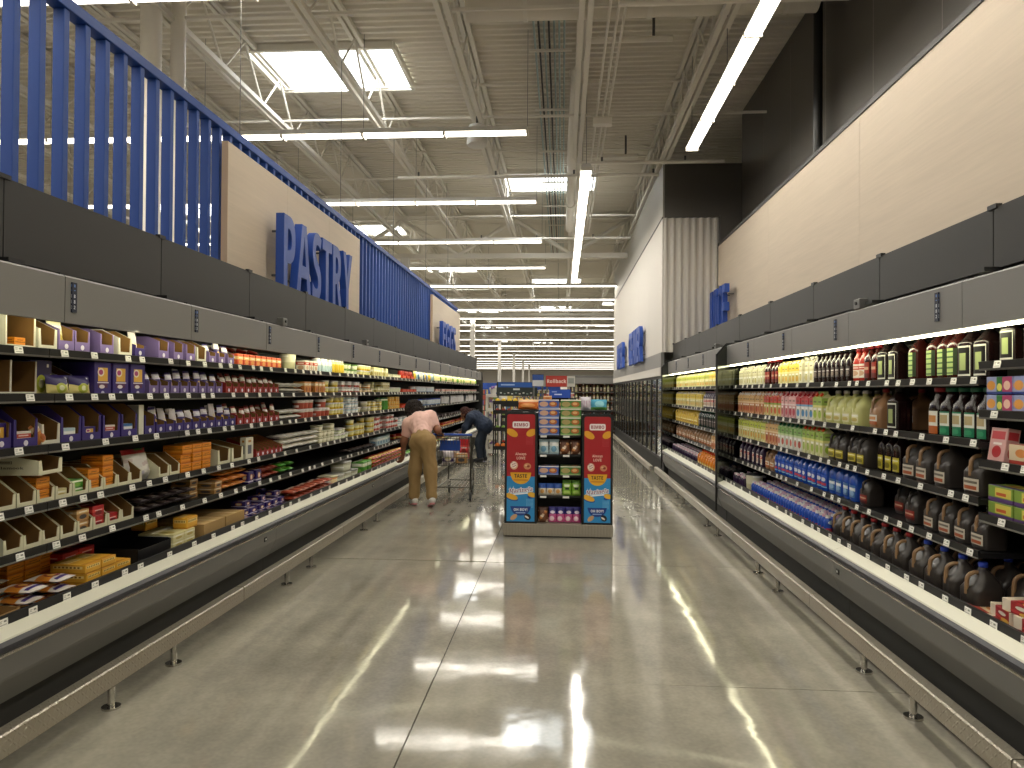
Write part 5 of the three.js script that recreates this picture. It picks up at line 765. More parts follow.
// third shelf
single(J.teaLabel, 'tea_jug', 'dark tea jug with tan handle', 'jug', 0.15)(3.82, 0, 'R3');
for (const d of [4.13, 4.33, 4.5]) single(J.teaLabel, 'tea_jug', 'dark tea jug with tan handle', 'jug', 0.15)(d, 0, 'R3');
run('R3', 4.72, 5.05, 0.11, single(J.yelLab, 'tea_bottle', 'dark bottle with yellow label', 'bottle', 0.1, { back: 0.06 }));
for (const d of [5.18, 5.35]) single(J.teaYellow, 'tea_jug', 'dark tea jug with yellow label', 'jug', 0.15)(d, 0, 'R3');
for (const d of [5.58, 5.74]) single(J.teaYellow, 'tea_jug', 'dark tea jug with yellow label', 'jug', 0.15)(d, 0, 'R3');
run('R3', 5.86, 6.4, 0.105, single(GB('lime'), 'juice_carton', 'lime green gable carton', 'carton', 0.096));
run('R3', 6.4, 7.1, 0.105, single(GB('green', C.greenCap), 'juice_carton', 'white gable carton with green top', 'carton', 0.096));
run('R3', 7.1, 7.5, 0.1, single(GB('orange'), 'juice_carton', 'orange gable carton', 'carton', 0.096));
run('R3', 7.5, 8.66, 0.105, single(GB('citrus'), 'juice_carton', 'citrus yellow gable carton by the divider', 'carton', 0.096));
// lowest shelf
for (const d of [3.78, 3.94, 4.1, 4.27]) single(J.teaLabel, 'tea_jug', 'dark tea jug with tan handle', 'jug', 0.15)(d, 0, 'R4');
single(J.teaRed, 'tea_jug', 'dark tea jug with red label', 'jug', 0.15)(4.5, 0, 'R4'); for (const d of [4.68, 4.84]) single(J.teaRed, 'tea_jug', 'dark tea jug with red label set back', 'jug', 0.15, { back: 0.1 })(d, 0, 'R4');
single(J.teaRed, 'tea_jug', 'dark tea jug with red label', 'jug', 0.15)(5.15, 0, 'R4');
run('R4', 5.28, 5.82, 0.135, single(J.blueBig, 'juice_bottle', 'big blue bottle', 'bottle', 0.13));
run('R4', 5.84, 7.25, 0.112, single(J.blue, 'juice_bottle', 'blue bottle with white and red label', 'bottle', 0.11));
run('R4', 7.27, 7.6, 0.15, single(J.tan, 'juice_jug', 'amber jug', 'jug', 0.165));
run('R4', 7.62, 8.66, 0.15, single(J.purpleB, 'juice_bottle', 'dark purple bottle by the divider', 'bottle', 0.1));
// bottom deck
for (let r = 0; r < 3; r++) for (let i = 0; i < 7; i++) { if (r === 2 && i > 4) continue; put('R0', J.tea, 'tea_jug', 'red-capped tea jug in the ' + ['front', 'middle', 'rear'][r] + ' row', 'jug', 4.46 + i * 0.163 + (r % 2) * 0.08, { depth: 0.15, back: 0.02 + r * 0.165, lift: 0.008, yaw: rr(-0.25, 0.25) }); }
for (let r = 0; r < 3; r++) for (let i = 0; i < 6; i++) { if (r === 0 && i < 2) continue; put('R0', J.teaBlue, 'tea_jug', 'blue-capped tea jug in the ' + ['front', 'middle', 'rear'][r] + ' row', 'jug', 3.36 + i * 0.178 + (r % 2) * 0.085, { depth: 0.155, back: 0.02 + r * 0.17, lift: 0.008, yaw: rr(-0.3, 0.3) }); }
run('R0', 5.62, 7.82, 0.215, (d, i, sk) => { for (let r = 0; r < 3; r++) put(sk, J.pack, 'bottle_pack', 'blue six-pack with white caps, ' + ['front', 'middle', 'rear'][r] + ' row', 'drink pack', d, { depth: 0.14, back: 0.02 + r * 0.15, lift: 0.01 }); });
put('R0', tubProto('big0', 0.09, 0.2, P.creamTub, C.blackCap), 'food_tub', 'large cream tub with black lid', 'tub', 7.98, { depth: 0.18, back: 0.02, lift: 0.012 });
run('R0', 8.1, 8.66, 0.215, (d, i, sk) => { for (let r = 0; r < 2; r++) put(sk, J.packP, 'bottle_pack', 'dark purple six-pack, ' + ['front', 'rear'][r] + ' row', 'drink pack', d, { depth: 0.14, back: 0.02 + r * 0.15, lift: 0.01 }); });
for (const [d, k, b, y] of [[3.28, 0, 0.02, 0], [3.47, 0, 0.02, 0], [3.26, 1, 0.03, 0.1], [3.45, 1, 0.03, -0.12], [3.34, 2, 0.03, 0.12]]) put('R0', brickProto('berry', 0.18, 0.055, 0.15, P.berryBox), 'fruit_box', 'flat red berry box' + ['', ' in second layer', ' on top'][k], 'box', d, { depth: 0.15, back: b, lift: 0.012 + k * 0.056, yaw: y, lay: k });
put('R0', brickProto('stroop', 0.17, 0.06, 0.13, P.stroopBox), 'fruit_box', 'cream box with orange picture beside berry boxes', 'box', 3.62, { depth: 0.13, back: 0.01, lift: 0.012, yaw: -0.1 });
// shelves at the photo edge
for (const d of [3.38, 3.55]) single(J.outline, 'tea_bottle', 'dark bottle with white outlined label', 'bottle', 0.12)(d, 0, 'N1');
for (const d of [3.36, 3.57]) for (let k = 0; k < 2; k++) put('N2', brickProto('pouches', 0.2, 0.085, 0.12, P.pouches), 'drink_box', 'colourful drink pouch box' + (k ? ' on top' : ''), 'box', d, { depth: 0.12, lift: k * 0.087, lay: k });
put('N3', brickProto('pinkBox', 0.13, 0.16, 0.06, P.pinkBox), 'drink_box', 'pink and red carton leaning back', 'box', 3.6, { depth: 0.06, pitch: -0.15, lift: 0.005 }); put('N3', brickProto('cup3', 0.15, 0.1, 0.12, P.stroopBox), 'drink_box', 'cream and orange dessert box', 'box', 3.42, { depth: 0.12 });
for (const d of [3.36, 3.56]) for (let k = 0; k < 2; k++) put('N4', brickProto('cupBox', 0.19, 0.075, 0.12, P.cupBox), 'dessert_box', 'green and yellow box' + (k ? ' on top' : ''), 'box', d, { depth: 0.12, lift: k * 0.077, lay: k });
// ---- case beyond the glass divider
run('S1', 8.9, 10.4, 0.12, single(GB('yellow'), 'juice_carton', 'yellow gable carton', 'carton', 0.096)); run('S1', 10.4, 13.35, 0.14, single(GB('citrus'), 'juice_carton', 'citrus gable carton', 'carton', 0.096));
run('S2', 8.9, 9.9, 0.11, single(GB('cream', C.orangeTray), 'juice_carton', 'cream gable carton with orange cap', 'carton', 0.096)); run('S2', 9.9, 10.8, 0.12, single(J.purpleB, 'juice_bottle', 'dark purple bottle', 'bottle', 0.1)); run('S2', 10.8, 13.35, 0.14, single(GB('yellow'), 'juice_carton', 'yellow gable carton', 'carton', 0.096));
run('S3', 8.9, 9.7, 0.155, single(J.yellowJug, 'juice_jug', 'yellow juice jug', 'jug', 0.14)); run('S3', 9.7, 11.2, 0.11, single(J.greenB, 'juice_bottle', 'dark green bottle', 'bottle', 0.09)); run('S3', 11.2, 13.35, 0.155, single(J.yellowJug, 'juice_jug', 'yellow juice jug', 'jug', 0.14));
run('S4', 8.9, 9.5, 0.155, single(J.oj, 'juice_jug', 'orange juice jug', 'jug', 0.14)); run('S4', 9.5, 10.2, 0.11, single(GB('orange'), 'juice_carton', 'orange gable carton', 'carton', 0.096)); run('S4', 10.2, 13.35, 0.2, single(J.tan, 'juice_jug', 'amber jug', 'jug', 0.165));
for (let r = 0; r < 2; r++) { run('S0', 8.9, 9.5, 0.16, (d, i, sk) => put(sk, r || i % 2 ? J.oj : J.ojWhite, 'juice_jug', (r || i % 2 ? 'orange juice jug' : 'white juice jug') + ' in the ' + ['front', 'rear'][r] + ' row', 'jug', d, { depth: 0.14, back: 0.02 + 0.16 * r, lift: 0.01 })); run('S0', 9.5, 10.8, 0.16, (d, i, sk) => put(sk, J.oj, 'juice_jug', 'orange juice jug in the ' + ['front', 'rear'][r] + ' row', 'jug', d, { depth: 0.14, back: 0.02 + 0.16 * r, lift: 0.01 })); run('S0', 10.8, 13.3, 0.23, (d, i, sk) => put(sk, J.packP, 'bottle_pack', 'dark six-pack, ' + ['front', 'rear'][r] + ' row', 'drink pack', d, { depth: 0.14, back: 0.02 + 0.15 * r, lift: 0.01 })); }
labelAll();
// ---- behind the cooler doors
for (let k = 0; k < 5; k++) for (let s = 0; s < 5; s++) for (let j = 0; j < 6; j++) {
  const d = 13.62 + k * 2.5 + 0.23 + j * 0.405, bl = k === 0 || (k === 1 && j < 3), m = bl ? P.labelBlue : pick([P.redWhite, P.creamTub, P.darkPack, P.redYellow, P.whiteTub]);
  const b = brickProto('beer' + m.id, 0.3, 0.23, 0.24, m).clone(); b.name = numbered('drink_case'); scene.add(b); b.position.set(1.875 + 0.24, 0.431 + 0.3 * s, -d); b.rotation.y = -Math.PI / 2;
  tag(b, `${bl ? 'blue' : 'printed'} drink case behind cooler doors, ${ordinal(s + 1)} shelf up, ${ordinal(k * 6 + j + 1)} along`, 'box', 'drink cases behind the cooler doors');
}
// ================================================================ display island with two printed banners
const bannerPrint = (tilt) => canvasTex(256, 920, (x, w, h) => {
  fillR(x, '#a31f26', 0, 0, w, h * 0.58); fillR(x, '#2f8ac8', 0, h * 0.58, w, h * 0.42);
  x.fillStyle = '#efe6e6'; x.beginPath(); x.roundRect(50, 62, 156, 56, 14); x.fill(); x.fillStyle = '#8c1f3a'; x.font = 'bold 40px sans-serif'; x.textAlign = 'center'; x.fillText('BIMBO', 128, 104);
  const splash = (cx, cy, rx, ry, a, c) => { x.save(); x.translate(cx, cy); x.rotate(a); x.fillStyle = c; x.beginPath(); x.ellipse(0, 0, rx, ry, 0, 0, 7); x.fill(); x.restore(); };
  splash(46, 160, 56, 30, 0.45, '#e0a12e'); splash(222, 158, 48, 30, -0.4, '#e0a12e');
  for (let i = 0; i < 6; i++) for (let j = 0; j < 6; j++) disc(x, '#b9444a', 178 + i * 11, 200 + j * 11, 3);
  x.fillStyle = '#e9c4b4'; x.font = 'bold 30px sans-serif'; x.fillText('Always', 128, 352); x.font = 'bold 34px sans-serif'; x.fillText('LOVE', 128, 388);
  disc(x, '#d9a888', 66, 440, 36); disc(x, '#f0d9cf', 62, 436, 29); for (let i = 0; i < 7; i++) disc(x, '#6a2a20', 46 + (i * 17) % 40, 418 + (i * 11) % 38, 4); disc(x, '#c98a62', 188, 446, 34, 28); disc(x, '#8c3a24', 196, 446, 14, 10); disc(x, '#e4b48c', 176, 438, 12, 8);
  x.fillStyle = '#e3a92c'; x.beginPath(); x.moveTo(32, 500); x.lineTo(224, 500); x.quadraticCurveTo(216, 596, 128, 600); x.quadraticCurveTo(40, 596, 32, 500); x.fill();
  x.fillStyle = '#2b2118'; x.font = 'bold 42px sans-serif'; x.fillText('TASTE', 128, 545); fillR(x, '#c9822a', 62, 560, 132, 10);
  x.save(); x.translate(128, 668); x.rotate(-0.1); x.fillStyle = '#f2f4f6'; x.fillRect(-72, 8, 140, 12); x.font = 'italic bold 48px serif'; x.lineWidth = 9; x.strokeStyle = '#f2f4f6'; x.strokeText('Marinela', 0, 0); x.fillStyle = '#7a3a6a'; x.fillText('Marinela', 0, 0); x.restore();
  splash(46, 718, 62, 24, 0.3, '#1d4a9c'); splash(44, 708, 60, 24, 0.3, '#e6b13a'); splash(230, 700, 40, 20, -0.3, '#1d4a9c'); splash(232, 690, 40, 22, 0.2, '#e6b13a');
  for (let i = 0; i < 6; i++) for (let j = 0; j < 7; j++) disc(x, '#8cc4e8', 184 + i * 11, 730 + j * 11, 3);
  x.fillStyle = '#1a3f8c'; x.beginPath(); x.moveTo(34, 790); x.lineTo(222, 790); x.quadraticCurveTo(210, 866, 128, 870); x.quadraticCurveTo(46, 866, 34, 790); x.fill();
  x.fillStyle = '#f2f4f6'; x.font = 'bold 32px sans-serif'; x.fillText('OH BOY!', 128, 830); fillR(x, '#9db8e0', 84, 842, 88, 8);
  splash(66, 884, 36, 20, -0.6, '#c9a076'); splash(192, 880, 32, 26, 0.5, '#1c1a22'); splash(186, 882, 22, 8, 0.5, '#f0ece6');
});
{
  const D = 7.9, t = thing('display_island', 'free-standing bakery display with two red and blue banners on a patterned base', 'display', [0, 0, 0]);
  const basePlate = std(0xa9a294, 0.45, 0.6, { bumpMap: plateBump, bumpScale: 0.001 });
  mesh('base', rbox(1.2, 0.135, 0.74, 0.006, -0.037, 0.0805, -(D + 0.37)), basePlate, t); mesh('plinth', box(1.16, 0.012, 0.7, -0.037, 0.006, -(D + 0.37)), M.black, t);
  mesh('back_panel', box(1.14, 1.2, 0.02, -0.037, 0.75, -(D + 0.42)), M.black, t);
  for (const [x0, x1, h] of [[-0.625, -0.268, 1.225], [0.222, 0.557, 1.205]]) {
    const w = x1 - x0, r = 0.035, rs = (ww, hh, rad) => { const s = new THREE.Shape(); s.moveTo(-ww / 2, 0); s.lineTo(ww / 2, 0); s.lineTo(ww / 2, hh - rad); s.quadraticCurveTo(ww / 2, hh, ww / 2 - rad, hh); s.lineTo(-ww / 2 + rad, hh); s.quadraticCurveTo(-ww / 2, hh, -ww / 2, hh - rad); s.closePath(); return s; };
    const b = mesh('banner_frame', new THREE.ExtrudeGeometry(rs(w, h, r), { depth: 0.03, bevelEnabled: false }).translate((x0 + x1) / 2, 0.148, -(D + 0.035)), M.black, t);
    const g = new THREE.ShapeGeometry(rs(w - 0.05, h - 0.05, r * 0.8)), p = g.attributes.position, uv = g.attributes.uv; for (let i = 0; i < p.count; i++) uv.setXY(i, p.getX(i) / (w - 0.05) + 0.5, p.getY(i) / (h - 0.05));
    mesh('banner_print', g.translate((x0 + x1) / 2, 0.17, -(D + 0.0035)), std(0xffffff, 0.35, 0, { map: bannerPrint() }), b);
    mesh('side_panel', box(0.02, h - 0.02, 0.4, x0 < -0.3 ? x1 - 0.01 : x0 + 0.01, 0.148 + h / 2, -(D + 0.235)), M.black, t);
  }
  const levels = [1.115, 0.903, 0.678, 0.45];
  for (const y of levels) { const s = mesh('shelf', box(0.47, 0.018, 0.36, -0.023, y - 0.009, -(D + 0.22)), M.black, t); for (const x of [-0.2, 0.05]) mesh('price_tag', box(0.07, 0.022, 0.004, x, y - 0.012, -(D + 0.037)), M.tagWhite, s); }
  const pastry = (key, g1, g2, band) => print(key, (x, w, h) => { fillR(x, g1, 0, 0, w, h); fillR(x, '#e6e0d8', 0, 0, w, h * 0.1); disc(x, g2, w * 0.26, h * 0.5, w * 0.22, h * 0.3); disc(x, '#b5672f', w * 0.72, h * 0.5, w * 0.2, h * 0.3); disc(x, '#e0ae74', w * 0.7, h * 0.45, w * 0.12, h * 0.16); fillR(x, band, 0, h * 0.84, w, h * 0.16); });
  const bl = brickProto('pastryBlue', 0.225, 0.097, 0.2, pastry('pastryBlue', '#3c5aa8', '#cfa68c', '#7f93c8')), gr = brickProto('pastryGreen', 0.225, 0.097, 0.2, pastry('pastryGreen', '#4a7d3a', '#a99a62', '#9ab878'));
  const item = (pr, name, label, cat, x, y, back, o = {}) => { const q = pr.clone(); q.name = numbered(name); scene.add(q); q.position.set(x, y, -(D + back)); q.rotation.set(o.pitch || 0, o.yaw || 0, 0); tag(q, label, cat, o.group); return q; };
  for (let k = 0; k < 4; k++) { const L = ['lowest', 'second', 'third', 'top'][k]; item(bl, 'pastry_box', `blue pastry box, ${L} of the stack beside the BIMBO banner`, 'box', -0.143 + rr(-0.004, 0.004), 1.116 + k * 0.098, 0.15, { group: 'pastry boxes on the island' }); item(gr, 'pastry_box', `green pastry box, ${L} of its stack on the island`, 'box', 0.098 + rr(-0.004, 0.004), 1.116 + k * 0.098, 0.15, { group: 'pastry boxes on the island' }); }
  item(brickProto('tanTop', 0.09, 0.04, 0.15, P.orangePack), 'pastry_box', 'small tan box on top of the blue pastry boxes', 'box', -0.16, 1.51, 0.16);
  const bb = pouchProto('islandBlue', 0.108, 0.165, 0.05, P.skyTub, 201), bt = pouchProto('islandBrown', 0.112, 0.165, 0.055, print('brownBread', (x, w, h) => { fillR(x, '#6a3f26', 0, 0, w, h); for (let i = 0; i < 22; i++) disc(x, ['#e6d6c2', '#c98a4c', '#8c5430', '#d9c0a4'][i % 4], (i * 47) % w, 30 + (i * 61) % (h - 30), 12, 9); fillR(x, '#4a2a1a', 0, 0, w, h * 0.2); }), 202), bg = pouchProto('islandGreen', 0.1, 0.17, 0.05, print('greenBag', (x, w, h) => { fillR(x, '#86b83c', 0, 0, w, h); fillR(x, '#4f7d24', 0, 0, w, h * 0.22); fillR(x, '#e6ecd0', w * 0.2, h * 0.3, w * 0.6, h * 0.16); fillR(x, '#24301c', w * 0.3, h * 0.5, w * 0.44, h * 0.14); fillR(x, '#b9d870', w * 0.15, h * 0.72, w * 0.7, h * 0.2); }), 203), bp = pouchProto('islandPink', 0.088, 0.17, 0.05, print('pinkBag', (x, w, h) => { fillR(x, '#2c2a7c', 0, 0, w, h * 0.45); fillR(x, '#c4568c', 0, h * 0.45, w, h * 0.55); disc(x, '#e6dcea', w * 0.5, h * 0.34, w * 0.3, h * 0.1); disc(x, '#f0d4dc', w * 0.4, h * 0.75, w * 0.3, h * 0.16); }), 204), yb = pouchProto('islandBun', 0.085, 0.13, 0.05, print('bunBag', (x, w, h) => { fillR(x, '#2f5aae', 0, 0, w, h * 0.42); fillR(x, '#e6dcc8', 0, h * 0.42, w, h * 0.58); disc(x, '#d9a458', w * 0.5, h * 0.68, w * 0.28, h * 0.18); }), 205);
  [-0.2, -0.085].forEach((x, i) => item(bb, 'bread_bag', `pale blue bread bag, ${i ? 'inner' : 'outer'} of two on the island`, 'bread bag', x, 0.904, 0.1, { pitch: -0.12 }));
  [0.035, 0.153].forEach((x, i) => item(bt, 'bread_bag', `brown and white bread bag, ${i ? 'outer' : 'inner'} of two on the island`, 'bread bag', x, 0.904, 0.1, { pitch: -0.12 }));
  item(bl, 'pastry_box', 'single blue pastry box on the middle island shelf', 'box', -0.143, 0.679, 0.15); item(gr, 'pastry_box', 'single green pastry box on the middle island shelf', 'box', 0.098, 0.679, 0.15);
  [-0.212, -0.125, -0.038].forEach((x, i) => item(yb, 'bun_bag', `blue and cream bun bag, ${['first', 'second', 'third'][i]} along the island shelf`, 'bread bag', x, 0.451, 0.1, { pitch: -0.1 }));
  [0.06, 0.162].forEach((x, i) => item(bg, 'bread_bag', `bright green bread bag, ${i ? 'outer' : 'inner'} of two on the island`, 'bread bag', x, 0.451, 0.1, { pitch: -0.1 }));
  item(bt, 'bread_bag', 'brown and white bread bag alone on the island bottom', 'bread bag', -0.203, 0.152, 0.1, { pitch: -0.08 });
  for (let i = 0; i < 4; i++) item(bp, 'snack_bag', `purple and pink bag, ${ordinal(i + 1)} along the island bottom`, 'bag', -0.095 + i * 0.089, 0.152, 0.1, { pitch: -0.08, group: 'purple and pink bags on the island' });
  // rack standing behind the island
  const rk = thing('bread_rack', 'plain black bread rack standing right behind the bakery display', 'rack', [0, 0, -(D + 0.86)]);
  for (const x of [-0.58, 0.56]) for (const z of [0, -0.5]) mesh('post', box(0.03, 1.34, 0.03, x, 0.67, z), M.black, rk); for (const y of [0.2, 0.6, 1.0, 1.36]) mesh('shelf', box(1.2, 0.025, 0.56, -0.01, y, -0.25), M.black, rk);
  const back = (pr, name, label, x, y, z, o) => item(pr, name, label, 'bread bag', x, y, 0.86 + z, o);
  const orangeLoaf = pouchProto('orangeLoaf', 0.24, 0.12, 0.1, print('orangeLoaf', (x, w, h) => { fillR(x, '#d9702c', 0, 0, w, h); fillR(x, '#eac49a', 0, 0, w, h * 0.25); disc(x, '#f0a860', w * 0.5, h * 0.6, w * 0.4, h * 0.2); }), 211), blueLoaf = pouchProto('blueLoaf', 0.2, 0.13, 0.09, print('blueLoaf', (x, w, h) => { fillR(x, '#4fa8c8', 0, 0, w, h); disc(x, '#8fd0dc', w * 0.55, h * 0.45, w * 0.3, h * 0.3); fillR(x, '#5c9a4c', 0, h * 0.75, w, h * 0.25); }), 212), paleLoaf = pouchProto('paleLoaf', 0.13, 0.16, 0.09, print('paleLoaf', (x, w, h) => { fillR(x, '#d8d4dc', 0, 0, w, h); for (let i = 0; i < 6; i++) fillR(x, '#b08aa4', 8 + i * 20, h * 0.3, 8, h * 0.5); }), 213);
  back(orangeLoaf, 'bread_bag', 'orange bread bag behind the first banner', -0.42, 1.374, 0.12, { pitch: -0.1 }); back(orangeLoaf, 'bread_bag', 'orange bread bag further back behind the first banner', -0.36, 1.374, 0.34, { pitch: -0.1 });
  back(paleLoaf, 'bread_bag', 'pale lilac bread bag behind the second banner', 0.29, 1.374, 0.12, { pitch: -0.1 }); back(blueLoaf, 'bread_bag', 'turquoise bread bag behind the second banner', 0.45, 1.374, 0.12, { pitch: -0.1 });
}
// ================================================================ the far store: stands, signs and long shelving
function signBoard(name, label, x0, x1, y0, y1, d, draw, post, w = 256, h = 96) {
  const t = thing(name, label, 'sign', [(x0 + x1) / 2, 0, -d]);
  mesh('board', box(x1 - x0, y1 - y0, 0.03, 0, (y0 + y1) / 2, 0), M.black, t); mesh('print', new THREE.PlaneGeometry(x1 - x0 - 0.01, y1 - y0 - 0.01).translate(0, (y0 + y1) / 2, 0.0165), std(0xffffff, 0.5, 0, { map: canvasTex(w, h, draw) }), t);
  if (post) for (const s of [-1, 1]) mesh('post', box(0.035, y1, 0.035, s * ((x1 - x0) / 2 - 0.03), y1 / 2, -0.035), M.steelGrey, t);
  return t;
}
signBoard('price_sign', 'wide blue and black price sign over the yellow fruit', -1.46, -0.55, 1.49, 1.8, 16.05, (x, w, h) => { fillR(x, '#26302e', 0, 0, w, h); fillR(x, '#2456a4', 8, 0, w - 8, 36); fillR(x, '#9db8de', 26, 13, 88, 10); fillR(x, '#d8dcd8', 104, 44, 42, 12); for (let i = 0; i < 9; i++) fillR(x, ['#cfd4d0', '#7d8f86', '#c4b8b0'][i % 3], 20 + i * 24, 72 + (i % 2) * 6, 12, 8); }, true);
signBoard('sale_sign', 'red Rollback sign above a small blue sign', -0.335, 0.27, 1.69, 1.92, 14.7, (x, w, h) => { fillR(x, '#b03a30', 0, 0, w, h); fillR(x, '#c4c2ba', w * 0.72, 0, w * 0.28, h); fillR(x, '#8f948e', w * 0.76, h * 0.2, w * 0.2, h * 0.5); x.fillStyle = '#f2ddd4'; x.font = 'bold 44px sans-serif'; x.fillText('Rollback', 8, 64, 170); }, true);
signBoard('price_sign', 'small blue sign under the red sign', -0.25, 0.17, 1.47, 1.64, 14.0, (x, w, h) => { fillR(x, '#2350b8', 0, 0, w, h); fillR(x, '#9db4e6', 30, 22, 60, 10); fillR(x, '#c4d2f0', 60, 50, 90, 14); }, true);
signBoard('price_sign', 'little blue and white upright sign beside the red sign', -0.62, -0.38, 1.7, 1.95, 15.0, (x, w, h) => { fillR(x, '#c9ccd0', 0, 0, w, h); fillR(x, '#2f4f94', 0, 0, w, 46); }, true);
signBoard('price_sign', 'plain blue sign beside the dark end of the cheese case', -2.35, -1.95, 1.5, 1.82, 22.8, (x, w, h) => { fillR(x, '#274a9c', 0, 0, w, h); fillR(x, '#5a78bc', 30, 30, 120, 14); }, true);
function stand(name, label, x, d, w, dep, tiers, mat) { const t = thing(name, label, 'stand', [x, 0, -d]); for (const s of [-1, 1]) for (const q of [-1, 1]) mesh('post', box(0.03, tiers[tiers.length - 1], 0.03, s * (w / 2 - 0.015), tiers[tiers.length - 1] / 2, q * (dep / 2 - 0.015)), mat, t); for (const y of tiers) mesh('tray', join([box(w, 0.02, dep, 0, y, 0), box(w, 0.07, 0.012, 0, y + 0.035, dep / 2), box(w, 0.07, 0.012, 0, y + 0.035, -dep / 2)]), mat, t); return t; }
{
  stand('fruit_stand', 'black tiered fruit stand under the blue and black price sign', -1.0, 15.6, 0.95, 0.5, [0.35, 0.75, 1.12, 1.32], M.black);
  const fruit = (key, r, m) => proto('fruit' + key, () => { const g = G(); part(g, 'fruit', loft([[0, r * 0.3, r * 0.3], [r * 0.3, r * 0.8, r * 0.8], [r, r, r], [r * 1.7, r * 0.75, r * 0.75], [r * 2, r * 0.2, r * 0.2]], 10), m); part(g, 'stem', cyl(r * 0.08, r * 0.25, 0, r * 2.05, 0, 6), C.green); return g; });
  const yel = fruit('yel', 0.055, std(0xd9b21f, 0.45)), ora = fruit('ora', 0.06, std(0xd97020, 0.5)), redf = fruit('red', 0.05, std(0x9c3024, 0.4)), grn = fruit('grn', 0.05, std(0x7a9a3c, 0.5));
  for (const [y, pr, nm] of [[1.332, yel, 'yellow fruit on the top tier'], [1.132, redf, 'red fruit on the third tier'], [0.762, grn, 'green fruit on the second tier'], [0.362, ora, 'orange fruit on the lowest tier']]) for (let i = 0; i < 7; i++) { const q = pr.clone(); q.name = numbered('fruit'); scene.add(q); q.position.set(-1.38 + i * 0.127, y, -15.45); tag(q, `${nm} of the far stand, ${ordinal(i + 1)} along`, 'fruit', nm); }
  stand('flower_rack', 'tall white rack of purple flowers beside the shopper in navy', -1.72, 18.0, 0.34, 0.34, [0.06, 0.4, 0.75, 1.1, 1.45], M.white);
  for (let k = 0; k < 5; k++) { const f = thing('flower_bunch', `purple and white flower bunch on the ${['bottom', 'second', 'third', 'fourth', 'top'][k]} tier of the white rack`, 'flowers', [-1.72, [0.06, 0.4, 0.75, 1.1, 1.45][k] + 0.01, -18]); mesh('wrap', loft([[0.02, 0.05, 0.05], [0.2, 0.11, 0.11]], 10, 0, 2 * Math.PI, false), M.white, f); for (let i = 0; i < 14; i++) mesh('bloom', new THREE.IcosahedronGeometry(0.032, 0).translate(rr(-0.1, 0.1), 0.19 + rr(0, 0.06), rr(-0.1, 0.1)), i % 3 ? std(0x8a6aa8, 0.7) : M.white, f); }
  stand('produce_stand', 'dark stand of red and brown produce beside the flower rack', -1.36, 19.0, 0.45, 0.5, [0.2, 0.55, 0.9, 1.2], M.black);
  for (const [ti, y] of [0.212, 0.562, 0.912, 1.212].entries()) for (let i = 0; i < 4; i++) { const q = [redf, ora, grn, redf][(i + ti) % 4].clone(); q.name = numbered('fruit'); scene.add(q); q.position.set(-1.52 + i * 0.108, y, -18.85); tag(q, `produce piece on the dark stand, ${ordinal(ti + 1)} tier up, ${ordinal(i + 1)} along`, 'fruit', 'produce on the dark stand'); }
  stand('snack_stand', 'black stand under the red sign', -0.03, 14.35, 0.62, 0.5, [0.3, 0.7, 1.1, 1.4], M.black);
  for (const [ti, y] of [0.31, 0.71, 1.11, 1.41].entries()) for (let i = 0; i < 4; i++) { const q = brickProto('far' + (i + ti) % 3, 0.12, 0.16 - (ti > 2 ? 0.09 : 0), 0.1, [P.redWhite, P.blueTub, P.yellowTub][(i + ti) % 3]).clone(); q.name = numbered('snack_box'); scene.add(q); q.position.set(-0.24 + i * 0.14, y + 0.001, -14.25); tag(q, `small printed box on the black stand, ${ordinal(ti + 1)} tier, ${ordinal(i + 1)} along`, 'box', 'boxes on the stand under the red sign'); }
  // shelving with bottles under a grey header, right of the island
  const b = thing('bottle_shelf', 'far shelving of bottles under a grey header', 'shelving', [1.2, 0, -27.2]);
  mesh('header', box(2.1, 0.22, 0.5, 0, 2.0, 0), M.canopy, b); mesh('header_cap', box(2.1, 0.1, 0.4, 0, 2.16, 0), M.steelGrey, b); mesh('back', box(2.0, 1.9, 0.03, 0, 0.95, -0.22), std(0x5c4a3a, 0.7), b); for (const y of [0.12, 0.5, 0.88, 1.23, 1.57]) mesh('shelf', box(2.0, 0.03, 0.42, 0, y, 0), M.steelGrey, b);
  const wine = [bottle('wineA', 0.08, 0.08, 0.29, C.darkJuice, C.redCap, P.labelPlain, { ex: 2, sh: 0.6, neck: 0.015 }), bottle('wineB', 0.08, 0.08, 0.29, C.tanJug, C.whiteCap, P.creamTub, { ex: 2, sh: 0.6, neck: 0.015 }), bottle('wineC', 0.08, 0.08, 0.29, C.lemon, C.blackCap, P.whiteTub, { ex: 2, sh: 0.6, neck: 0.015 })];
  for (const [ti, y] of [0.516, 0.896, 1.246, 1.586].entries()) for (let i = 0; i < 15; i++) { const q = wine[(i * 7 + ti * 3) % 3].clone(); q.name = numbered('wine_bottle'); scene.add(q); q.position.set(0.27 + i * 0.132, y, -27.12); tag(q, `bottle on the far shelving, ${ordinal(ti + 1)} shelf up, ${ordinal(i + 1)} along`, 'bottle', 'bottles on the far shelving'); }
  // long shelving blocks far down the store
  const goods = dataTex(256, 128, (u, v) => { const c = [[150, 60, 50], [60, 90, 150], [190, 170, 90], [200, 196, 186], [90, 120, 70], [120, 84, 60]], i = Math.floor(u * 40), j = Math.floor(v * 6), f = (v * 6) % 1; if (f < 0.16) return [70, 68, 64]; return c[(i * 7 + j * 13 + (i * j) % 5) % 6]; });
  const gm = std(0xffffff, 0.7, 0, { map: goods });
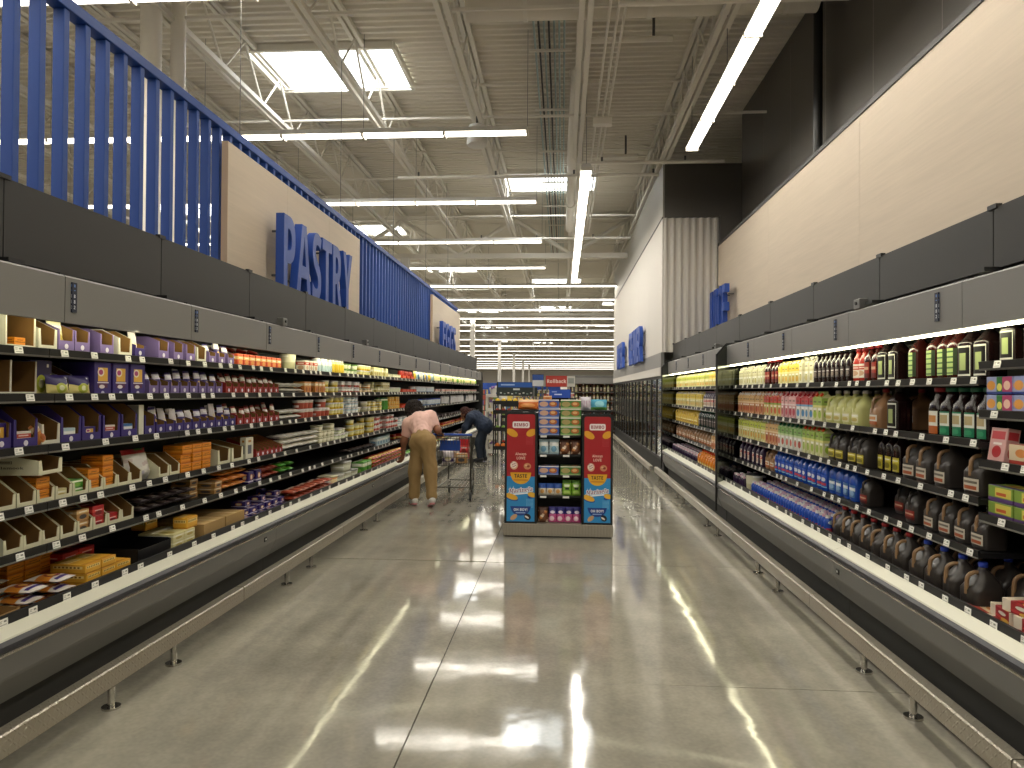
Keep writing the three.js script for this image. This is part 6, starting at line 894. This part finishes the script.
  [[-7, 30], [-3.6, 34], [-9.5, 44], [-4.2, 50], [1.2, 46], [-1.2, 58], [4.5, 60], [-7, 66], [2, 76], [-4, 84], [-10, 80]].forEach(([x, d], i) => { const g = thing('store_shelving', `long stocked shelving block far down the store, ${ordinal(i + 1)} from the aisle`, 'shelving', [x, 0, -d]); mesh('base', box(2.6, 0.15, 1.0, 0, 0.075, 0), M.kick, g); mesh('stock', box(2.6, 1.5, 0.9, 0, 0.9, 0), gm, g); mesh('header', box(2.6, 0.25, 0.06, 0, 1.85, 0.3), i % 2 ? M.letter : M.white, g); });
}
// ================================================================ people and the shopping cart
function roundCone(p, a, b, ra, rb) {
  const bx = b[0] - a[0], by = b[1] - a[1], bz = b[2] - a[2], px = p[0] - a[0], py = p[1] - a[1], pz = p[2] - a[2];
  const t = Math.max(0, Math.min(1, (px * bx + py * by + pz * bz) / (bx * bx + by * by + bz * bz + 1e-9)));
  return Math.hypot(px - bx * t, py - by * t, pz - bz * t) - (ra + (rb - ra) * t);
}
function sdfMesh(bones, k, N, pad = 0.05, clip) {                           // bones: [a, b, ra, rb]; smooth union, meshed by marching cubes
  const lo = [1e9, 1e9, 1e9], hi = [-1e9, -1e9, -1e9];
  for (const [a, b, ra, rb] of bones) for (let i = 0; i < 3; i++) { lo[i] = Math.min(lo[i], a[i] - ra, b[i] - rb); hi[i] = Math.max(hi[i], a[i] + ra, b[i] + rb); }
  const c = [0, 1, 2].map((i) => (lo[i] + hi[i]) / 2), h = [0, 1, 2].map((i) => (hi[i] - lo[i]) / 2 + pad);
  const mc = new MarchingCubes(N, new THREE.MeshBasicMaterial(), false, false, 90000); mc.isolation = 0; const half = N / 2;
  for (let z = 0; z < N; z++) for (let y = 0; y < N; y++) for (let x = 0; x < N; x++) {
    const p = [c[0] + h[0] * (x - half) / half, c[1] + h[1] * (y - half) / half, c[2] + h[2] * (z - half) / half];
    let s = 0, m = 1e9; for (const [a, b, ra, rb] of bones) { const d = roundCone(p, a, b, ra, rb); if (d < 0.35) s += Math.exp(-d / k); if (d < m) m = d; }
    let d = s > 0 ? -k * Math.log(s) : m; if (clip) d = Math.max(d, clip(p)); mc.field[x + y * N + z * N * N] = -d;
  }
  mc.update();
  const n = mc.count, pos = new Float32Array(n * 3); for (let i = 0; i < n; i++) for (let q = 0; q < 3; q++) pos[3 * i + q] = c[q] + h[q] * mc.positionArray[3 * i + q];
  let g = new THREE.BufferGeometry(); g.setAttribute('position', new THREE.BufferAttribute(pos, 3)); g = mergeVertices(g, 1e-5); g.computeVertexNormals(); return g;
}
const V = (a, b, t) => a.map((v, i) => v + (b[i] - v) * t);
function hand(wrist, dir, palmN, side, s = 1) {                             // five curled fingers rooted in the palm; dir: knuckles, palmN: out of the palm
  const D = new THREE.Vector3(...dir).normalize(), Nn = new THREE.Vector3(...palmN).normalize(), S = new THREE.Vector3().crossVectors(D, Nn).normalize().multiplyScalar(side), W = new THREE.Vector3(...wrist);
  const at = (d, n, q) => W.clone().addScaledVector(D, d * s).addScaledVector(Nn, n * s).addScaledVector(S, q * s).toArray(), out = [];
  out.push([at(0, 0, 0), at(0.05, 0, 0.012), 0.024, 0.024], [at(0.02, 0, -0.014), at(0.075, 0, -0.022), 0.02, 0.017], [at(0.05, 0, 0.015), at(0.08, 0, 0.025), 0.02, 0.016]);
  [[0.033, 0.036], [0.011, 0.042], [-0.011, 0.039], [-0.032, 0.03]].forEach(([q, l]) => { out.push([at(0.082, 0, q), at(0.082 + l, 0.014, q), 0.0095, 0.0088], [at(0.082 + l, 0.014, q), at(0.082 + l * 1.45, 0.042, q), 0.0088, 0.0078]); });
  out.push([at(0.02, 0.004, 0.03), at(0.055, 0.02, 0.054), 0.012, 0.0105], [at(0.055, 0.02, 0.054), at(0.085, 0.036, 0.05), 0.0105, 0.009]);
  return out;
}
function head(c, fwd, up, r = 0.105) {                                      // skull, jaw, nose, ears; eyes and mouth are set apart
  const F = new THREE.Vector3(...fwd).normalize(), U0 = new THREE.Vector3(...up), R = new THREE.Vector3().crossVectors(F, U0).normalize(), U = new THREE.Vector3().crossVectors(R, F).normalize(), O = new THREE.Vector3(...c);
  const at = (f, u, q) => O.clone().addScaledVector(F, f).addScaledVector(U, u).addScaledVector(R, q).toArray();
  return { at, bones: [[at(-0.012, 0.03, 0), at(0.008, 0.03, 0), 0.088, 0.084], [at(0.01, -0.02, 0), at(0.035, -0.075, 0), 0.07, 0.04], [at(0.09, 0.015, 0), at(0.104, -0.02, 0), 0.008, 0.013], [at(0.075, -0.055, -0.012), at(0.075, -0.055, 0.012), 0.014, 0.014], [at(-0.005, 0.012, -0.088), at(-0.012, -0.022, -0.086), 0.016, 0.01], [at(-0.005, 0.012, 0.088), at(-0.012, -0.022, 0.086), 0.016, 0.01]] };
}
function person(label, J, col, opt) {
  const t = thing('person', label, 'person', [0, 0, 0]);
  const hd = head(J.head, opt.face, opt.up), skin = std(col.skin, 0.55), b = [];
  // one continuous body: trunk, neck, head, limbs
  b.push([J.pelvis, J.chest, 0.125, 0.125], [J.chest, V(J.shL, J.shR, 0.5), 0.12, 0.09], [J.hipL, J.hipR, 0.1, 0.1], [J.shL, J.shR, 0.06, 0.06], [J.neck, J.head, 0.052, 0.05], [V(J.shL, J.shR, 0.5), J.neck, 0.075, 0.055]);
  for (const s of ['L', 'R']) {
    b.push([J['sh' + s], J['el' + s], 0.055, 0.043], [J['el' + s], J['wr' + s], 0.042, 0.028], [J['hip' + s], J['kn' + s], 0.09, 0.06], [J['kn' + s], V(J['kn' + s], J['an' + s], 0.35), 0.052, 0.05], [V(J['kn' + s], J['an' + s], 0.35), J['an' + s], 0.05, 0.034]);
    const an = J['an' + s], toe = J['toe' + s]; b.push([an, toe, 0.036, 0.026]);
  }
  const body = [sdfMesh(b, 0.022, 100)]; body.push(sdfMesh(hd.bones, 0.012, 64, 0.02));
  for (const s of ['L', 'R']) body.push(sdfMesh(hand(J['wr' + s], opt['hand' + s][0], opt['hand' + s][1], s === 'L' ? 1 : -1), 0.005, 56, 0.012));
  mesh('body', mergeGeometries(body.map((g) => { const h = g.toNonIndexed(); h.deleteAttribute('uv'); return h; })), skin, t);
  for (const q of [-0.033, 0.033]) { const e = mesh('eye', new THREE.SphereGeometry(0.0125, 12, 8).translate(...hd.at(0.078, 0.018, q)), M.white, t); mesh('iris', new THREE.SphereGeometry(0.006, 8, 6).translate(...hd.at(0.0885, 0.018, q)), C.brownIn, e); }
  mesh('mouth', new THREE.SphereGeometry(0.018, 10, 6).scale(1, 0.35, 1).translate(...hd.at(0.072, -0.056, 0)), std(0x8c4a44, 0.6), t);
  // shirt or jacket
  const sl = opt.sleeve, sh = [[J.pelvis, J.chest, opt.hem, 0.145], [J.chest, V(J.shL, J.shR, 0.5), 0.13, 0.1], [J.shL, J.shR, 0.07, 0.07], [V(J.shL, J.shR, 0.5), V(V(J.shL, J.shR, 0.5), J.neck, 0.5), 0.085, 0.07]];
  if (opt.coat) sh.push([J.hipL, J.hipR, opt.coat, opt.coat], [J.pelvis, V(J.chest, J.pelvis, 1.15), 0.15, 0.16]);
  for (const s of ['L', 'R']) { sh.push([J['sh' + s], V(J['sh' + s], J['el' + s], Math.min(1, sl)), 0.072, 0.066]); if (sl > 1) sh.push([J['el' + s], V(J['el' + s], J['wr' + s], sl - 1), 0.062, 0.048]); }
  const g1 = sdfMesh(sh, 0.03, 84);
  wrinkle(g1, 0.006, 14); mesh(opt.coat ? 'jacket' : 'shirt', g1, std(col.shirt, 0.85), t);
  // trousers
  const tr = [[J.hipL, J.hipR, opt.seat, opt.seat], [J.pelvis, V(J.pelvis, J.chest, 0.16), opt.seat + 0.014, opt.seat + 0.012]];
  for (const s of ['L', 'R']) tr.push([J['hip' + s], J['kn' + s], opt.seat - 0.006, 0.082], [J['kn' + s], V(J['kn' + s], J['an' + s], 0.86), 0.08, opt.cuff]);
  const g2 = sdfMesh(tr, 0.03, 96); wrinkle(g2, 0.007, 11); mesh('trousers', g2, std(col.trousers, 0.85), t);
  // shoes
  for (const s of ['L', 'R']) {
    const an = J['an' + s], toe = J['toe' + s], low = (p, y) => [p[0], p[1] + y, p[2]], heel = V(an, toe, -0.35);
    const up = sdfMesh([[low(heel, -0.03), low(toe, -0.004), 0.042, 0.036], [an, low(V(an, toe, 0.3), -0.02), 0.045, 0.045]], 0.015, 44, 0.02); const shm = mesh('shoe', up, std(col.shoe, 0.6), t);
    mesh('sole', sdfMesh([[low(heel, -0.066), low(toe, -0.034), 0.036, 0.034]], 0.01, 30, 0.02, (p) => { const k = ((p[0] - heel[0]) * (toe[0] - heel[0]) + (p[2] - heel[2]) * (toe[2] - heel[2])) / ((toe[0] - heel[0]) ** 2 + (toe[2] - heel[2]) ** 2), yy = heel[1] - 0.072 + (toe[1] - heel[1] + 0.036) * k; return Math.abs(p[1] - yy) - 0.014; }), std(col.sole, 0.6), shm);
  }
  // hair: a rough mass round the skull, clear of the face
  const hb = opt.hair(hd.at); const g3 = sdfMesh(hb, 0.02, 64, 0.05, (p) => { const f = new THREE.Vector3(...p).sub(new THREE.Vector3(...hd.at(0.045, 0.0, 0))).dot(new THREE.Vector3(...opt.face).normalize()); return f; });
  wrinkle(g3, 0.012, 32); mesh('hair', g3, std(col.hair, 0.9), t);
  return t;
}
function wrinkle(g, amp, f) { const p = g.attributes.position, n = g.attributes.normal; for (let i = 0; i < p.count; i++) { const w = amp * noise3(p.getX(i) * f, p.getY(i) * f * 0.6, p.getZ(i) * f); p.setXYZ(i, p.getX(i) + n.getX(i) * w, p.getY(i) + n.getY(i) * w, p.getZ(i) + n.getZ(i) * w); } g.computeVertexNormals(); }
person('shopper in pink shirt and khaki trousers bending over the case', {
  pelvis: [-1.91, 0.93, -9.84], chest: [-1.99, 1.12, -10.06], neck: [-2.08, 1.235, -10.24], head: [-2.15, 1.265, -10.35],
  shL: [-2.17, 1.12, -10.1], shR: [-1.87, 1.23, -10.18], elL: [-2.235, 0.88, -10.1], wrL: [-2.26, 0.68, -10.17], elR: [-1.75, 1.04, -10.1], wrR: [-1.745, 1.0, -10.31 + 0.12],
  hipL: [-1.985, 0.88, -9.88], hipR: [-1.84, 0.88, -9.8], knL: [-2.03, 0.5, -9.9], knR: [-1.79, 0.5, -9.78], anL: [-2.05, 0.085, -9.93], anR: [-1.755, 0.12, -9.7], toeL: [-2.11, 0.05, -10.04], toeR: [-1.80, 0.055, -9.81],
}, { skin: 0x8a5a40, shirt: 0xe6bdb3, trousers: 0x9a7e53, shoe: 0xd8d4d0, sole: 0xd08a90, hair: 0x1d1512 }, {
  face: [-0.5, -0.45, -0.75], up: [0, 1, -0.3], seat: 0.109, sleeve: 0.55, hem: 0.122, cuff: 0.078, handL: [[-0.35, -0.9, -0.2], [-0.6, 0.2, -0.4]], handR: [[-0.1, -0.25, -1], [0, -1, 0.2]],
  hair: (at) => [[at(-0.03, 0.07, 0), at(-0.05, -0.01, 0), 0.125, 0.125], [at(-0.08, 0.05, -0.04), at(-0.06, -0.06, 0.03), 0.1, 0.1]],
});
person('shopper in navy jacket and jeans stooping at the far case', {
  pelvis: [-1.74, 0.83, -16.1], chest: [-1.93, 1.0, -16.12], neck: [-2.1, 1.06, -16.14], head: [-2.18, 1.06, -16.15],
  shL: [-2.04, 1.0, -15.95], shR: [-2.04, 1.02, -16.3], elL: [-2.15, 0.78, -15.93], wrL: [-2.2, 0.66, -15.99 - 0.06], elR: [-2.12, 0.8, -16.36], wrR: [-2.22, 0.7, -16.3],
  hipL: [-1.72, 0.8, -16.0], hipR: [-1.72, 0.8, -16.2], knL: [-1.85, 0.46, -15.98], knR: [-1.82, 0.46, -16.24], anL: [-1.82, 0.09, -15.97], anR: [-1.76, 0.09, -16.25], toeL: [-1.95, 0.05, -15.97], toeR: [-1.89, 0.05, -16.26],
}, { skin: 0x9a6a50, shirt: 0x232f45, trousers: 0x26303f, shoe: 0x22242a, sole: 0x3a3a3a, hair: 0x3c1d18 }, {
  face: [-0.85, -0.5, 0.1], up: [-0.3, 1, 0], seat: 0.112, sleeve: 1.85, hem: 0.165, coat: 0.15, cuff: 0.068, handL: [[-0.7, -0.6, 0], [0, -0.5, -1]], handR: [[-0.7, -0.6, 0], [0, -0.5, 1]],
  hair: (at) => [[at(-0.03, 0.06, 0), at(-0.05, -0.04, 0), 0.108, 0.108], [at(-0.07, -0.02, 0), at(-0.05, -0.1, 0), 0.09, 0.08]],
});
// ---------------------------------------------------------------- cart
{
  const t = thing('shopping_cart', 'grey wire shopping cart with blue handle beside the shopper in pink', 'cart', [-1.57, 0, -10.3]), wire = std(0x55534e, 0.35, 0.8), W = 0.27, Lb = 0.86;
  // basket tapers towards the front (away from the handle)
  const top = (s, q) => [s * (W - 0.05 * q), 0.93 - 0.05 * q, -0.08 - Lb * q], bot = (s, q) => [s * (W - 0.05 - 0.05 * q), 0.5 + 0.06 * q, -0.14 - (Lb - 0.12) * q], rods = [];
  for (const s of [-1, 1]) { rods.push(rod(top(s, 0), top(s, 1), 0.007), rod(bot(s, 0), bot(s, 1), 0.006)); for (let i = 0; i <= 16; i++) rods.push(rod(top(s, i / 16), bot(s, i / 16), 0.0028, 4)); for (const k of [0.35, 0.7]) rods.push(rod(V(top(s, 0), bot(s, 0), k), V(top(s, 1), bot(s, 1), k), 0.0035, 4)); }
  for (const q of [0, 1]) { rods.push(rod(top(-1, q), top(1, q), 0.007), rod(bot(-1, q), bot(1, q), 0.006)); for (let i = 0; i <= 12; i++) rods.push(rod(V(top(-1, q), top(1, q), i / 12), V(bot(-1, q), bot(1, q), i / 12), 0.0028, 4)); for (const k of [0.35, 0.7]) rods.push(rod(V(top(-1, q), bot(-1, q), k), V(top(1, q), bot(1, q), k), 0.0035, 4)); }
  for (let i = 1; i < 12; i++) rods.push(rod(V(bot(-1, 0), bot(1, 0), i / 12), V(bot(-1, 1), bot(1, 1), i / 12), 0.0028, 4)); for (let i = 1; i < 7; i++) rods.push(rod(bot(-1, i / 7), bot(1, i / 7), 0.003, 4));
  mesh('basket', join(rods), wire, t).userData.kind = 'stuff';
  const fr = []; for (const s of [-1, 1]) fr.push(tube([[s * W, 0.96, 0.0], [s * W, 0.8, -0.03], [s * (W - 0.01), 0.3, -0.05], [s * (W - 0.01), 0.17, -0.06]], 0.016, 8), tube([[s * (W - 0.01), 0.17, -0.05], [s * (W - 0.05), 0.19, -0.5], [s * (W - 0.08), 0.2, -0.95]], 0.012, 8), rod([s * (W - 0.07), 0.2, -0.9], [s * (W - 0.09), 0.55, -0.88], 0.011)); fr.push(rod([-W, 0.2, -0.06], [W, 0.2, -0.06], 0.011), rod([-W + 0.08, 0.2, -0.95], [W - 0.08, 0.2, -0.95], 0.011)); for (let i = 1; i < 8; i++) fr.push(rod([-W + 0.06 * i + 0.03, 0.2, -0.06], [-W + 0.08 + (0.38 / 8) * i, 0.205, -0.95], 0.003, 4));
  mesh('frame', join(fr), wire, t);
  mesh('handle', rod([-W - 0.015, 0.965, 0.01], [W + 0.015, 0.965, 0.01], 0.017, 12), M.letter, t);
  mesh('seat_panel', rbox(0.3, 0.15, 0.012, 0.005, -0.05, 0.8, -0.1), M.letter, t); mesh('seat_bar', rod([-W + 0.03, 0.9, -0.1], [W - 0.03, 0.9, -0.1], 0.007), wire, t);
  for (const [x, z] of [[-W + 0.01, -0.07], [W - 0.01, -0.07], [-W + 0.09, -0.92], [W - 0.09, -0.92]]) { const w = mesh('wheel', cyl(0.062, 0.028, 0, 0, 0, 18).rotateZ(Math.PI / 2).translate(x, 0.062, z), C.blackCap, t); mesh('fork', join([box(0.006, 0.1, 0.03, x - 0.02, 0.12, z), box(0.006, 0.1, 0.03, x + 0.02, 0.12, z), box(0.046, 0.01, 0.03, x, 0.172, z)]), wire, w); }
  const inCart = (pr, name, label, cat, x, y, z, yaw = 0) => { const q = pr.clone(); q.name = numbered(name); scene.add(q); q.position.set(-1.57 + x, y, -10.3 + z); q.rotation.y = yaw; tag(q, label, cat); };
  inCart(brickProto('cartRed', 0.16, 0.24, 0.12, P.redWhite), 'snack_box', 'red and white box standing in the shopping cart', 'box', -0.06, 0.55, -0.52, 0.1); inCart(brickProto('cartRed2', 0.13, 0.3, 0.1, P.redBrick), 'snack_box', 'tall red box standing in the shopping cart', 'box', 0.09, 0.56, -0.64, -0.1);
  inCart(pouchProto('cartBag', 0.17, 0.18, 0.12, P.shredWhite, 301), 'produce_bag', 'pale produce bag in the shopping cart', 'bag', -0.11, 0.53, -0.3, 0.1); inCart(brickProto('cartTan', 0.17, 0.14, 0.16, P.tanBrick), 'snack_box', 'tan box lying in the shopping cart', 'box', 0.09, 0.53, -0.33, 0.05);
}
renderer.render(scene, camera);
